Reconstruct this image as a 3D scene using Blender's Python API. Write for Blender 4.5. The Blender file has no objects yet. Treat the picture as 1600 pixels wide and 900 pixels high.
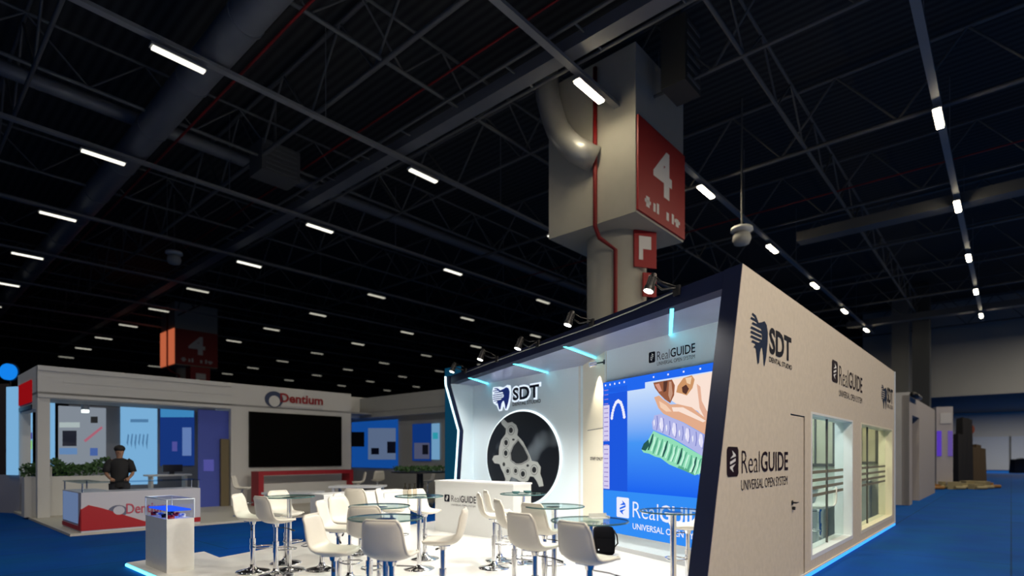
import bpy, math, random
from mathutils import Vector
random.seed(7)
R = math.radians
C = bpy.context.scene.collection
# ------------------------------------------------------------------ camera, world, exposure
FPX = 882.0; HOR = 711.0; CAMH = 1.6
cam_data = bpy.data.cameras.new('camera'); cam = bpy.data.objects.new('camera', cam_data); C.objects.link(cam)
cam.location = (0, 0, CAMH); cam.rotation_euler = (R(90), 0, 0)
cam_data.sensor_width = 36; cam_data.lens = 36*FPX/1600; cam_data.shift_y = (HOR-450)/1600
cam_data.clip_end = 400
cam_data.dof.use_dof = True; cam_data.dof.focus_distance = 7.5; cam_data.dof.aperture_fstop = 0.62
bpy.context.scene.camera = cam
sc = bpy.context.scene
sc.view_settings.view_transform = 'Standard'; sc.view_settings.look = 'None'
sc.view_settings.exposure = 0.0; sc.view_settings.gamma = 1; sc.view_settings.use_curve_mapping = False
w = bpy.data.worlds.new('world'); sc.world = w; w.use_nodes = True
w.node_tree.nodes['Background'].inputs[0].default_value = (0.9, 0.92, 1, 1)
w.node_tree.nodes['Background'].inputs[1].default_value = 0.006

U = Vector((0.6625, 0.7491)); V = Vector((-0.7491, 0.6625))
def hall(u, v, z=0): return Vector((U.x*u+V.x*v, U.y*u+V.y*v, z))
RZU = math.atan2(U.y, U.x); RZV = math.atan2(V.y, V.x)
LS = 9.0
def lamp_uv(i, j): return (0.512+0.793*i)*LS, (0.162+0.708*j)*LS
def area(name, loc, energy, sx, sy, col=(1, .93, .8), rot=(0, 0, 0), spread=None):
    l = bpy.data.lights.new(name, 'AREA'); l.energy = energy; l.shape = 'RECTANGLE'; l.size = sx; l.size_y = sy; l.color = col
    if spread: l.spread = R(spread)
    o = bpy.data.objects.new(name, l); C.objects.link(o); o.location = loc; o.rotation_euler = rot; return o
# hall lamps that stand outside the frame: the row over the right aisle and those behind the camera
for i in range(-1, 5):
    u_, v_ = lamp_uv(i, -1); area('hall_lamp_light', hall(u_, v_, CAMH+LS-.1), 950 if i < 1 else 300, 1.1, .14, (1, .86, .68), (0, 0, RZU))
for j in range(0, 5):
    for i in (-1,):
        u_, v_ = lamp_uv(i, j); area('hall_lamp_light', hall(u_, v_, CAMH+LS-.1), 85, 1.1, .14, (1, .99, .95), (0, 0, RZU))

# ------------------------------------------------------------------ helpers
def lin(r, g, b):
    f = lambda c: (c/255/12.92) if c/255 <= .04045 else ((c/255+.055)/1.055)**2.4
    return (f(r), f(g), f(b), 1)
MATS = {}
def mat(name, col, rough=.5, metal=0, emit=None, es=1.0, noise=0, nscale=8, bump=0, coat=0, alpha=None):
    if name in MATS: return MATS[name]
    m = bpy.data.materials.new(name); m.use_nodes = True; MATS[name] = m
    nt = m.node_tree; b = nt.nodes['Principled BSDF']
    b.inputs['Base Color'].default_value = col; b.inputs['Roughness'].default_value = rough; b.inputs['Metallic'].default_value = metal
    if coat: b.inputs['Coat Weight'].default_value = coat
    if emit: b.inputs['Emission Color'].default_value = emit; b.inputs['Emission Strength'].default_value = es
    if noise or bump:
        tc = nt.nodes.new('ShaderNodeTexCoord'); n = nt.nodes.new('ShaderNodeTexNoise')
        n.inputs['Scale'].default_value = nscale; n.inputs['Detail'].default_value = 5
        nt.links.new(tc.outputs['Object'], n.inputs['Vector'])
        if noise:
            mx = nt.nodes.new('ShaderNodeMix'); mx.data_type = 'RGBA'
            mx.inputs[6].default_value = tuple(c*(1-noise) for c in col[:3])+(1,)
            mx.inputs[7].default_value = tuple(min(1, c*(1+noise)) for c in col[:3])+(1,)
            nt.links.new(n.outputs['Fac'], mx.inputs[0]); nt.links.new(mx.outputs[2], b.inputs['Base Color'])
        if bump:
            bp = nt.nodes.new('ShaderNodeBump'); bp.inputs['Strength'].default_value = bump; bp.inputs['Distance'].default_value = .01
            nt.links.new(n.outputs['Fac'], bp.inputs['Height']); nt.links.new(bp.outputs['Normal'], b.inputs['Normal'])
    return m
def emis(name, col, s=1.0):
    if name in MATS: return MATS[name]
    m = bpy.data.materials.new(name); m.use_nodes = True; MATS[name] = m
    nt = m.node_tree; nt.nodes.clear()
    e = nt.nodes.new('ShaderNodeEmission'); e.inputs[0].default_value = col; e.inputs[1].default_value = s
    o = nt.nodes.new('ShaderNodeOutputMaterial'); nt.links.new(e.outputs[0], o.inputs[0]); return m
def glass(name, tint=(.9, .96, .95, 1), refl=.5, rough=.02):
    if name in MATS: return MATS[name]
    m = bpy.data.materials.new(name); m.use_nodes = True; MATS[name] = m
    nt = m.node_tree; nt.nodes.clear()
    t = nt.nodes.new('ShaderNodeBsdfTransparent'); t.inputs[0].default_value = tint
    g = nt.nodes.new('ShaderNodeBsdfGlossy'); g.inputs['Roughness'].default_value = rough
    lw = nt.nodes.new('ShaderNodeFresnel'); lw.inputs[0].default_value = 1.45
    mx = nt.nodes.new('ShaderNodeMixShader'); o = nt.nodes.new('ShaderNodeOutputMaterial')
    ge = nt.nodes.new('ShaderNodeNewGeometry'); m1 = nt.nodes.new('ShaderNodeMath'); m1.operation = 'SUBTRACT'; m1.inputs[0].default_value = 1
    m2 = nt.nodes.new('ShaderNodeMath'); m2.operation = 'MULTIPLY'; m3 = nt.nodes.new('ShaderNodeMath'); m3.operation = 'MULTIPLY'; m3.inputs[1].default_value = refl
    nt.links.new(ge.outputs['Backfacing'], m1.inputs[1]); nt.links.new(lw.outputs[0], m2.inputs[0]); nt.links.new(m1.outputs[0], m2.inputs[1]); nt.links.new(m2.outputs[0], m3.inputs[0])
    nt.links.new(m3.outputs[0], mx.inputs[0]); nt.links.new(t.outputs[0], mx.inputs[1]); nt.links.new(g.outputs[0], mx.inputs[2])
    nt.links.new(mx.outputs[0], o.inputs[0]); return m

class MB:
    def __init__(s): s.v = []; s.f = []; s.m = []; s.mats = []; s.sm = []
    def mi(s, m):
        if m not in s.mats: s.mats.append(m)
        return s.mats.index(m)
    def add(s, vs, fs, m=None, smooth=False):
        b = len(s.v); s.v += [Vector(p) for p in vs]; k = s.mi(m) if m else 0
        for f in fs: s.f.append([b+i for i in f]); s.m.append(k); s.sm.append(smooth)
    def hexa(s, a, b, m=None):   # a: bottom 4 pts, b: top 4 pts
        s.add(list(a)+list(b), [(3, 2, 1, 0), (4, 5, 6, 7), (0, 1, 5, 4), (1, 2, 6, 5), (2, 3, 7, 6), (3, 0, 4, 7)], m)
    def box(s, c, size, rz=0, m=None):
        x, y, z = [q/2 for q in size]; cs, sn = math.cos(rz), math.sin(rz); o = []
        for zz in (-z, z):
            for (a, b) in ((-x, -y), (x, -y), (x, y), (-x, y)): o.append((c[0]+a*cs-b*sn, c[1]+a*sn+b*cs, c[2]+zz))
        s.hexa(o[:4], o[4:], m)
    def prism(s, pts, vec, m=None):    # pts 3D polygon, extruded by vec
        n = len(pts); vec = Vector(vec); p = [Vector(q) for q in pts]
        s.add(p+[q+vec for q in p], [list(range(n))[::-1], list(range(n, 2*n))]+[(i, (i+1) % n, n+(i+1) % n, n+i) for i in range(n)], m)
    def cyl(s, p0, p1, r0, r1=None, seg=16, m=None, cap=True):
        r1 = r0 if r1 is None else r1; p0 = Vector(p0); p1 = Vector(p1); d = (p1-p0).normalized()
        a = d.orthogonal().normalized(); b = d.cross(a); vs = []
        for p, r in ((p0, r0), (p1, r1)):
            for k in range(seg):
                t = 2*math.pi*k/seg; vs.append(p+(a*math.cos(t)+b*math.sin(t))*r)
        s.add(vs, [(k, (k+1) % seg, seg+(k+1) % seg, seg+k) for k in range(seg)], m, True)
        if cap: s.add(vs, [list(range(seg))[::-1], list(range(seg, 2*seg))], m)
    def tube(s, path, r, seg=8, closed=False, m=None):
        P = [Vector(p) for p in path]; n = len(P); vs = []; up = None
        for i in range(n):
            q0 = P[i-1] if (i > 0 or closed) else P[i]; q1 = P[(i+1) % n] if (i < n-1 or closed) else P[i]
            d = (q1-q0).normalized()
            if up is None: up = d.orthogonal().normalized()
            a = (up-d*up.dot(d)).normalized(); up = a; b = d.cross(a)
            for k in range(seg):
                t = 2*math.pi*k/seg; vs.append(P[i]+(a*math.cos(t)+b*math.sin(t))*r)
        fs = []
        for i in range(n if closed else n-1):
            j = (i+1) % n
            for k in range(seg): fs.append((i*seg+k, i*seg+(k+1) % seg, j*seg+(k+1) % seg, j*seg+k))
        if not closed: fs += [list(range(seg))[::-1], list(range((n-1)*seg, n*seg))]
        s.add(vs, fs, m, True)
    def lathe(s, prof, c=(0, 0, 0), seg=28, m=None):
        vs = []; n = len(prof)
        for r, z in prof:
            for k in range(seg):
                t = 2*math.pi*k/seg; vs.append((c[0]+r*math.cos(t), c[1]+r*math.sin(t), c[2]+z))
        fs = [(i*seg+k, i*seg+(k+1) % seg, (i+1)*seg+(k+1) % seg, (i+1)*seg+k) for i in range(n-1) for k in range(seg)]
        s.add(vs, fs, m, True); s.add(vs, [list(range(seg))[::-1], list(range((n-1)*seg, n*seg))], m)
    def ball(s, c, r, m=None, seg=12, ring=8, sc=(1, 1, 1)):
        vs = []
        for i in range(ring+1):
            a = math.pi*i/ring-math.pi/2
            for k in range(seg):
                t = 2*math.pi*k/seg; vs.append((c[0]+sc[0]*r*math.cos(a)*math.cos(t), c[1]+sc[1]*r*math.cos(a)*math.sin(t), c[2]+sc[2]*r*math.sin(a)))
        s.add(vs, [(i*seg+k, i*seg+(k+1) % seg, (i+1)*seg+(k+1) % seg, (i+1)*seg+k) for i in range(ring) for k in range(seg)], m, True)

def wpos(o):
    p = Vector((0, 0, 0))
    while o is not None: p += o.location; o = o.parent
    return p
def obj(name, mb, m=None, parent=None, origin=None):
    me = bpy.data.meshes.new(name)
    if parent is not None and origin is None: off = wpos(parent)
    elif origin is not None: off = Vector(origin)
    else:
        xs = [p.x for p in mb.v]; ys = [p.y for p in mb.v]; off = Vector(((min(xs)+max(xs))/2, (min(ys)+max(ys))/2, min(p.z for p in mb.v)))
    me.from_pydata([tuple(p-off) for p in mb.v], [], mb.f)
    if mb.mats:
        for q in mb.mats: me.materials.append(q)
        me.polygons.foreach_set('material_index', mb.m)
    elif m: me.materials.append(m)
    me.polygons.foreach_set('use_smooth', mb.sm); me.update(); me.validate()
    o = bpy.data.objects.new(name, me); C.objects.link(o)
    if parent is not None: o.parent = parent
    else: o.location = off
    return o
def tag(o, label=None, cat=None, group=None, kind=None):
    if label: o['label'] = label
    if cat: o['category'] = cat
    if group: o['group'] = group
    if kind: o['kind'] = kind
    return o
def thing(name, label, cat, loc, group=None):
    o = bpy.data.objects.new(name, None); C.objects.link(o); o.location = loc; o.empty_display_size = .1
    return tag(o, label, cat, group)
def copy_tree(o, parent=None):
    c = o.copy(); C.objects.link(c); c.parent = parent
    for ch in [q for q in bpy.data.objects if q.parent == o]: copy_tree(ch, c)
    return c
# a vertical wall plane: t runs left to right as seen from its front, h is height, off stands out of it
class Fr:
    def __init__(s, o, d):
        s.o = Vector(o[:2]); s.d = Vector(d[:2]).normalized(); s.n = Vector((s.d.y, -s.d.x))
    def pt(s, t, h, off=0):
        p = s.o+s.d*t+s.n*off; return Vector((p.x, p.y, h))
    def at(s, x, y):      # photo pixel -> (t, h) on this plane
        k = (x-800)/FPX; t = (k*s.o.y-s.o.x)/(s.d.x-k*s.d.y); z = s.o.y+s.d.y*t
        return t, CAMH-(y-HOR)*z/FPX
    def t(s, x): return s.at(x, 0)[0]
    def slab(s, mb, pts, o0, o1, m=None):    # pts (t,h) polygon from offset o0 to o1
        n = Vector((s.n.x, s.n.y, 0)); mb.prism([s.pt(t, h, o0) for t, h in pts], n*(o1-o0), m)
    def rect(s, mb, t0, t1, h0, h1, o0, o1, m=None): s.slab(mb, [(t0, h0), (t1, h0), (t1, h1), (t0, h1)], o0, o1, m)
    def px(s, x0, x1, ytop, ybot):   # pixel box, heights read at x0
        t0, h1 = s.at(x0, ytop); _, h0 = s.at(x0, ybot); return t0, s.t(x1), h0, h1
_tc = {}
def text_geo(txt, weight):
    k = (txt, weight)
    if k not in _tc:
        cu = bpy.data.curves.new('lettering', 'FONT'); cu.body = txt; cu.offset = weight; cu.resolution_u = 3; cu.extrude = 0
        o = bpy.data.objects.new('lettering', cu); C.objects.link(o)
        dg = bpy.context.evaluated_depsgraph_get(); me = o.evaluated_get(dg).to_mesh()
        vs = [(v.co.x, v.co.y) for v in me.vertices]; fs = [list(p.vertices) for p in me.polygons]
        o.evaluated_get(dg).to_mesh_clear(); bpy.data.objects.remove(o); bpy.data.curves.remove(cu)
        x0 = min(v[0] for v in vs); x1 = max(v[0] for v in vs); y0 = min(v[1] for v in vs); y1 = max(v[1] for v in vs)
        _tc[k] = ([((x-x0)/(x1-x0), (y-y0)/(y1-y0)) for x, y in vs], fs)
    return _tc[k]
def text_on(mb, fr, txt, box, m, off=.004, weight=0.0, warp=None):
    t0, t1, h0, h1 = box; vs, fs = text_geo(txt, weight)
    mb.add([fr.pt(t0+(t1-t0)*x, h0+(h1-h0)*y, off) for x, y in vs], fs, m)
def poly_on(mb, fr, pts, off, m): mb.add([fr.pt(t, h, off) for t, h in pts], [list(range(len(pts)))], m)
def polypx(mb, fr, pts, off, m): poly_on(mb, fr, [fr.at(x, y) for x, y in pts], off, m)
def sdt_logo(mb, fr, tooth, word, sub, mt, mw, off=.004, halo=None):
    t0, t1, h0, h1 = tooth
    N = lambda pts: [(t0+(t1-t0)*x, h0+(h1-h0)*y) for x, y in pts]
    poly_on(mb, fr, N([(.12, 1), (.3, .98), (.45, .86), (.62, .9), (.8, .96), (.93, .9), (1, .75), (.98, .5), (.9, .22), (.8, 0), (.75, .02), (.72, .22), (.66, .38), (.62, .5), (.66, .6), (.6, .78), (.4, .80), (.25, .93), (.08, .96)]), off, mt)
    poly_on(mb, fr, N([(.26, .4), (.45, .44), (.64, .52), (.66, .38), (.6, .36), (.53, .26), (.47, .02), (.4, 0), (.33, .2)]), off+.0006, mt)
    for k, (y, x0, x1) in enumerate([(.88, .0, .4), (.79, .08, .62), (.69, 0, .64), (.60, 0, .62), (.51, .0, .64), (.42, .06, .6), (.33, .18, .5)]):
        poly_on(mb, fr, N([(x0, y-.022), (x1, y-.022), (x1, y+.022), (x0+.03, y+.022)]), off+.001, mt)
    text_on(mb, fr, 'SDT', word, mw, off, .03)
    text_on(mb, fr, 'DENTAL STUDIO', sub, mw, off, .01)
def rg_logo(mb, fr, icon, real, guide, sub, mi, mg, mw, off=.004):
    t0, t1, h0, h1 = icon; r = .1
    N = lambda pts: [(t0+(t1-t0)*x, h0+(h1-h0)*y) for x, y in pts]
    poly_on(mb, fr, N([(r, 0), (1-r, 0), (1, r), (1, 1-r), (1-r, 1), (r, 1), (0, 1-r), (0, r)]), off, mi)
    for P in ([(.26, .60), (.52, .73), (.44, .88), (.74, .74), (.74, .68)], [(.26, .40), (.26, .50), (.74, .62), (.74, .52)], [(.26, .28), (.26, .34), (.74, .43), (.48, .29), (.56, .14)]):
        poly_on(mb, fr, N(P), off+.001, mg)
    text_on(mb, fr, 'Real', real, mw, off, -.012)
    text_on(mb, fr, 'GUIDE', guide, mw, off, .012)
    text_on(mb, fr, 'UNIVERSAL OPEN SYSTEM', sub, mw, off, -.004)

# ------------------------------------------------------------------ materials
M_chrome = mat('chrome', (.8, .8, .82, 1), .12, 1)
M_navy = mat('navy_panel', lin(11, 22, 56), .55, noise=.15)
M_navy.node_tree.nodes['Principled BSDF'].inputs['Specular IOR Level'].default_value = .2
M_beige = mat('beige_wallpaper', (.68, .60, .48, 1), .7, noise=.12, nscale=16, bump=.15)
M_white = mat('white_laminate', (.82, .82, .80, 1), .4)
M_white2 = mat('white_matte', (.70, .71, .70, 1), .6)
M_cream = mat('cream_panel', (.82, .76, .62, 1), .6)
M_grey = mat('grey_panel', (.74, .85, .92, 1), .5)
M_soffit = mat('brushed_soffit', (.34, .36, .52, 1), .3, .6, noise=.12, nscale=3)
M_leather = mat('white_leatherette', (.78, .74, .65, 1), .45, bump=.1, nscale=60)
M_black = mat('black_plastic', (.012, .012, .014, 1), .35)
M_red = mat('red_panel', lin(170, 12, 22), .45)
M_ink = mat('navy_ink', lin(10, 14, 32), .6)
M_brown_ink = mat('brown_ink', lin(34, 20, 30), .6)
M_blueink = mat('blue_ink', lin(12, 36, 66), .6)
M_royal = mat('royal_blue_ink', lin(30, 60, 170), .5)
M_truss = mat('painted_steel', (.13, .13, .125, 1), .65, .1)
M_tray = mat('galvanised_tray', (.27, .27, .27, 1), .5, .2)
M_duct = mat('spiral_duct', (.19, .195, .21, 1), .5, .2, noise=.1, nscale=2)
M_column = mat('column_paint', (.46, .445, .38, 1), .7, noise=.06, nscale=3)
M_led = emis('cyan_led', (.12, .85, 1, 1), 3.6)
M_led_w = emis('ice_led', (.6, .93, 1, 1), 3.2)
M_glass = glass('window_glass', (.9, .95, .94, 1))
M_tglass = glass('table_glass', (.80, .89, .88, 1))
M_edge = mat('glass_edge', lin(70, 110, 112), .15)
# ------------------------------------------------------------------ the hall: floor, ceiling, walls
def carpet():
    m = bpy.data.materials.new('blue_carpet'); m.use_nodes = True; nt = m.node_tree; b = nt.nodes['Principled BSDF']
    b.inputs['Roughness'].default_value = .8; b.inputs['Specular IOR Level'].default_value = .05
    tc = nt.nodes.new('ShaderNodeTexCoord'); mp = nt.nodes.new('ShaderNodeMapping'); mp.inputs['Rotation'].default_value = (0, 0, -RZU)
    br = nt.nodes.new('ShaderNodeTexBrick'); br.inputs['Scale'].default_value = 1; br.inputs['Brick Width'].default_value = 14; br.inputs['Row Height'].default_value = 2
    br.inputs['Mortar Size'].default_value = .012; br.inputs['Color1'].default_value = (.001, .075, .34, 1); br.inputs['Color2'].default_value = (.0015, .085, .38, 1); br.inputs['Mortar'].default_value = (.004, .05, .18, 1)
    n = nt.nodes.new('ShaderNodeTexNoise'); n.inputs['Scale'].default_value = 1.3; n.inputs['Detail'].default_value = 6
    mx = nt.nodes.new('ShaderNodeMix'); mx.data_type = 'RGBA'; mx.blend_type = 'MULTIPLY'; mx.inputs[0].default_value = .5
    nt.links.new(tc.outputs['Object'], mp.inputs[0]); nt.links.new(mp.outputs[0], br.inputs[0]); nt.links.new(tc.outputs['Object'], n.inputs[0])
    nt.links.new(br.outputs[0], mx.inputs[6]); nt.links.new(n.outputs['Color'], mx.inputs[7]); nt.links.new(mx.outputs[2], b.inputs['Base Color'])
    return m
def deck():
    m = bpy.data.materials.new('dark_roof_deck'); m.use_nodes = True; nt = m.node_tree; b = nt.nodes['Principled BSDF']
    b.inputs['Base Color'].default_value = (.045, .047, .05, 1); b.inputs['Roughness'].default_value = .8
    tc = nt.nodes.new('ShaderNodeTexCoord'); mp = nt.nodes.new('ShaderNodeMapping'); mp.inputs['Rotation'].default_value = (0, 0, -RZU)
    wv = nt.nodes.new('ShaderNodeTexWave'); wv.inputs['Scale'].default_value = 1.1; cr = nt.nodes.new('ShaderNodeValToRGB')
    cr.color_ramp.elements[0].color = (.014, .0145, .015, 1); cr.color_ramp.elements[1].color = (.045, .045, .044, 1)
    nt.links.new(tc.outputs['Object'], mp.inputs[0]); nt.links.new(mp.outputs[0], wv.inputs[0]); nt.links.new(wv.outputs['Fac'], cr.inputs[0])
    nt.links.new(cr.outputs[0], b.inputs['Base Color']); return m
UMAX, UMIN, VMIN, VMAX, HC = 100, -22, -24, 84, 13.6
def struct(name, mb, m): o = obj(name, mb, m); o['kind'] = 'structure'; return o
def hquad(u0, u1, v0, v1, z): return [hall(u0, v0, z), hall(u1, v0, z), hall(u1, v1, z), hall(u0, v1, z)]
b = MB(); b.prism(hquad(UMIN, UMAX, VMIN, VMAX, -.2), (0, 0, .2)); struct('floor', b, carpet())
b = MB(); b.prism(hquad(UMIN, UMAX, VMIN, VMAX, HC), (0, 0, .2)); struct('ceiling', b, deck())
M_hw = mat('hall_wall_grey', (.22, .22, .21, 1), .8, noise=.1, nscale=.5)
b = MB(); b.prism(hquad(UMAX, UMAX+.3, VMIN, VMAX, 0), (0, 0, HC)); struct('wall_back', b, mat('hall_wall_dark', (.06, .065, .07, 1), .8))
b = MB(); b.prism(hquad(UMIN, UMAX, VMAX, VMAX+.3, 0), (0, 0, HC)); struct('wall_left', b, MATS['hall_wall_dark'])
b = MB(); b.prism(hquad(UMIN, UMAX, VMIN-.3, VMIN, 0), (0, 0, HC)); struct('wall_right', b, M_hw)
# the bulkhead over the loading end and the pale wall behind it
b = MB(); b.prism(hquad(56, 56.4, VMIN, 9.5, 6.2), (0, 0, HC-6.2)); struct('wall_bulkhead', b, mat('bulkhead_grey', (.42, .41, .38, 1), .8, noise=.12, nscale=.3))
b = MB(); b.prism(hquad(56.4, 80, VMIN, 9.5, 6.2), (0, 0, .3)); struct('ceiling_bulkhead', b, mat('bulkhead_soffit', (.10, .10, .10, 1), .8))
b = MB(); b.prism(hquad(80, 80.3, VMIN, 9.5, 3.6), (0, 0, 2.6), mat('pale_upper', (.62, .60, .54, 1), .8)); b.prism(hquad(80, 80.3, VMIN, 9.5, 0), (0, 0, 3.6), mat('pale_shutter', (.62, .66, .72, 1), .7))
for k in range(8): b.prism(hquad(79.9, 80, VMIN+4*k, VMIN+4*k+.15, 0), (0, 0, 3.6), M_truss)
struct('wall_end', b, None)
area('loading_bay_lamp', hall(70, -2, 6.05), 900, 8, .3, (1, .95, .85), (0, 0, RZV))
area('bulkhead_lamp', hall(48, -4, CAMH+LS-.1), 600, 3, .14, (1, .93, .8), (0, 0, RZU))

# ------------------------------------------------------------------ roof steel, ducts, lamps
ORD = ['first', 'second', 'third', 'fourth', 'fifth', 'sixth', 'seventh', 'eighth', 'ninth', 'tenth', 'eleventh', 'twelfth', 'thirteenth', 'fourteenth']
def proj(p): return 800+FPX*p.x/p.y, HOR-FPX*(p.z-CAMH)/p.y
def inview(p, m=20):
    if p.y < 1: return False
    x, y = proj(p); return -m < x < 1600+m and -m < y < 900
HT0, HT1 = 11.35, 13.3
def bar(b, p, q, r): b.cyl(p, q, r, seg=6, cap=False)
kt = 0
for k in range(0, 13):              # trusses across the light rows
    u_ = (0.28+.5975*k)*LS*1.06
    pts = [v for v in [VMIN+1+3.185*n for n in range(33)]]
    pts = [v for v in pts if v < VMAX-1]
    if k == 1 or k == 0: lim = 70
    t = thing('roof_truss', f'grey lattice roof truss across the light rows, {ORD[k]} counted away from the camera', 'truss', hall(u_, 20, HT0), 'roof trusses across the light rows')
    if u_ > 55: pts = [v for v in pts if v > 10.5]
    r_ = .07 if k % 2 else .05
    a = MB(); bar(a, hall(u_, pts[0], HT0), hall(u_, pts[-1], HT0), r_); obj('bottom_chord', a, M_truss, t)
    a = MB(); bar(a, hall(u_, pts[0], HT1), hall(u_, pts[-1], HT1), r_); obj('top_chord', a, M_truss, t)
    a = MB()
    for n in range(len(pts)-1):
        v0, v1 = pts[n], pts[n+1]; vm = (v0+v1)/2
        bar(a, hall(u_, v0, HT0), hall(u_, vm, HT1), .035); bar(a, hall(u_, vm, HT1), hall(u_, v1, HT0), .035)
    obj('web', a, M_truss, t)
for k in range(0, 10):              # purlin girders running along the light rows
    v_ = (0.162+.354+.708*(k-1))*LS*1.06
    um = 55 if v_ < 9.5 else UMAX-1
    t = thing('roof_girder', f'thin grey lattice girder between two light rows, {ORD[k]} counted from the right', 'girder', hall(20, v_, HT0), 'roof girders along the light rows')
    a = MB(); bar(a, hall(-4, v_, HT0+.05), hall(um, v_, HT0+.05), .055); bar(a, hall(-4, v_, HT0+1.3), hall(um, v_, HT0+1.3), .045); obj('chords', a, M_truss, t)
    a = MB(); u0 = -4
    while u0+2.6 < um:
        bar(a, hall(u0, v_, HT0+.05), hall(u0+1.3, v_, HT0+1.3), .028); bar(a, hall(u0+1.3, v_, HT0+1.3), hall(u0+2.6, v_, HT0+.05), .028); u0 += 2.6
    obj('web', a, M_truss, t)
def duct(name, lab, cat, p, q, r, m, ribs=0):
    t = thing(name, lab, cat, (p+q)/2)
    a = MB(); a.cyl(p, q, r, seg=24); n = int((q-p).length/3)
    for k in range(1, n): c = p.lerp(q, k/n); d = (q-p).normalized()*.05; a.cyl(c-d, c+d, r*1.05, seg=24)
    obj('pipe', a, m, t); return t
hz = 11.35
duct('air_duct', 'wide round grey air duct crossing the ceiling at upper left', 'duct', hall(5.5, 6.5, hz), hall(5.5, 60, hz), .40, M_duct)
a = MB(); a.cyl(hall(6.1, 6, hz-.2), hall(6.1, 60, hz-.2), .035, seg=8); tag(obj('sprinkler_pipe', a, mat('red_pipe', lin(130, 16, 18), .5)), 'thin red sprinkler pipe running beside the wide round duct at upper left', 'pipe')
duct('air_duct', 'slimmer round grey air duct running along the hall at upper left', 'duct', hall(-3, 20.7, hz+.85), hall(52, 20.7, hz+.85), .21, M_duct)
# box girder/cable bridge
t = thing('cable_bridge', 'long boxed grey cable bridge crossing the ceiling from the near column to the far left', 'cable bridge', hall(10.9, 20, 11))
a = MB()
a.prism([hall(10.72, 1, 11.05), hall(11.12, 1, 11.05), hall(11.12, 1, 11.35), hall(10.72, 1, 11.35)], hall(0, 62, 0)); obj('tray', a, M_duct, t)
a = MB(); bar(a, hall(10.35, 1, 11.25), hall(10.35, 62, 11.25), .05); bar(a, hall(11.5, 1, 11.25), hall(11.5, 62, 11.25), .05)
for n in range(30): bar(a, hall(10.35, 1+2.1*n, 11.25), hall(11.5, 1+2.1*n, 11.25), .03)
obj('side_rails', a, M_truss, t)
for uu, lab in ((9.95, 'thin red pipe running beside the boxed cable bridge'), (24.2, 'thin red pipe crossing the ceiling right of the near column')):
    a = MB(); a.cyl(hall(uu, -6, 11.6), hall(uu, 30, 11.6), .03, seg=8); tag(obj('sprinkler_pipe', a, MATS['red_pipe']), lab, 'pipe')
a = MB(); a.prism([hall(26.6, VMIN+1, 10.9), hall(27.3, VMIN+1, 10.9), hall(27.3, VMIN+1, 11.3), hall(26.6, VMIN+1, 11.3)], hall(0, 30, 0)); tag(obj('main_beam', a, M_truss), 'broad grey roof beam crossing the ceiling at right, behind the bright lamps', 'beam')
a = MB(); a.prism([hall(47, VMIN+1, 10.9), hall(47.7, VMIN+1, 10.9), hall(47.7, VMIN+1, 11.3), hall(47, VMIN+1, 11.3)], hall(0, 32, 0)); tag(obj('main_beam', a, M_truss), 'broad grey roof beam furthest back at right, near the bulkhead', 'beam')

rowname = ['the rightmost bright row', 'the row before the near column', 'the third row from the right', 'the fourth row from the right', 'the fifth row from the right', 'the sixth row from the right', 'the seventh row from the right', 'the eighth row from the right', 'the ninth row from the right', 'the tenth row from the right', 'the eleventh row from the right']
def mklamp(em):
    t = thing('ceiling_light', '', 'ceiling light', (0, 0, 0), 'linear ceiling lights')
    a = MB(); a.box((0, 0, .05), (1.16, .20, .06)); a.box((0, 0, .10), (.9, .10, .05)); obj('housing', a, M_tray, t)
    a = MB(); a.box((0, 0, 0), (1.08, .15, .05)); obj('diffuser', a, em, t)
    return t
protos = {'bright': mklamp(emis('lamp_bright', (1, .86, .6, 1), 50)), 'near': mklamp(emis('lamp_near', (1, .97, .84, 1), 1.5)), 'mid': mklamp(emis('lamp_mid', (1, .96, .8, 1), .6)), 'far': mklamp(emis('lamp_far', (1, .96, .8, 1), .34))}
usedp = set()
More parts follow.
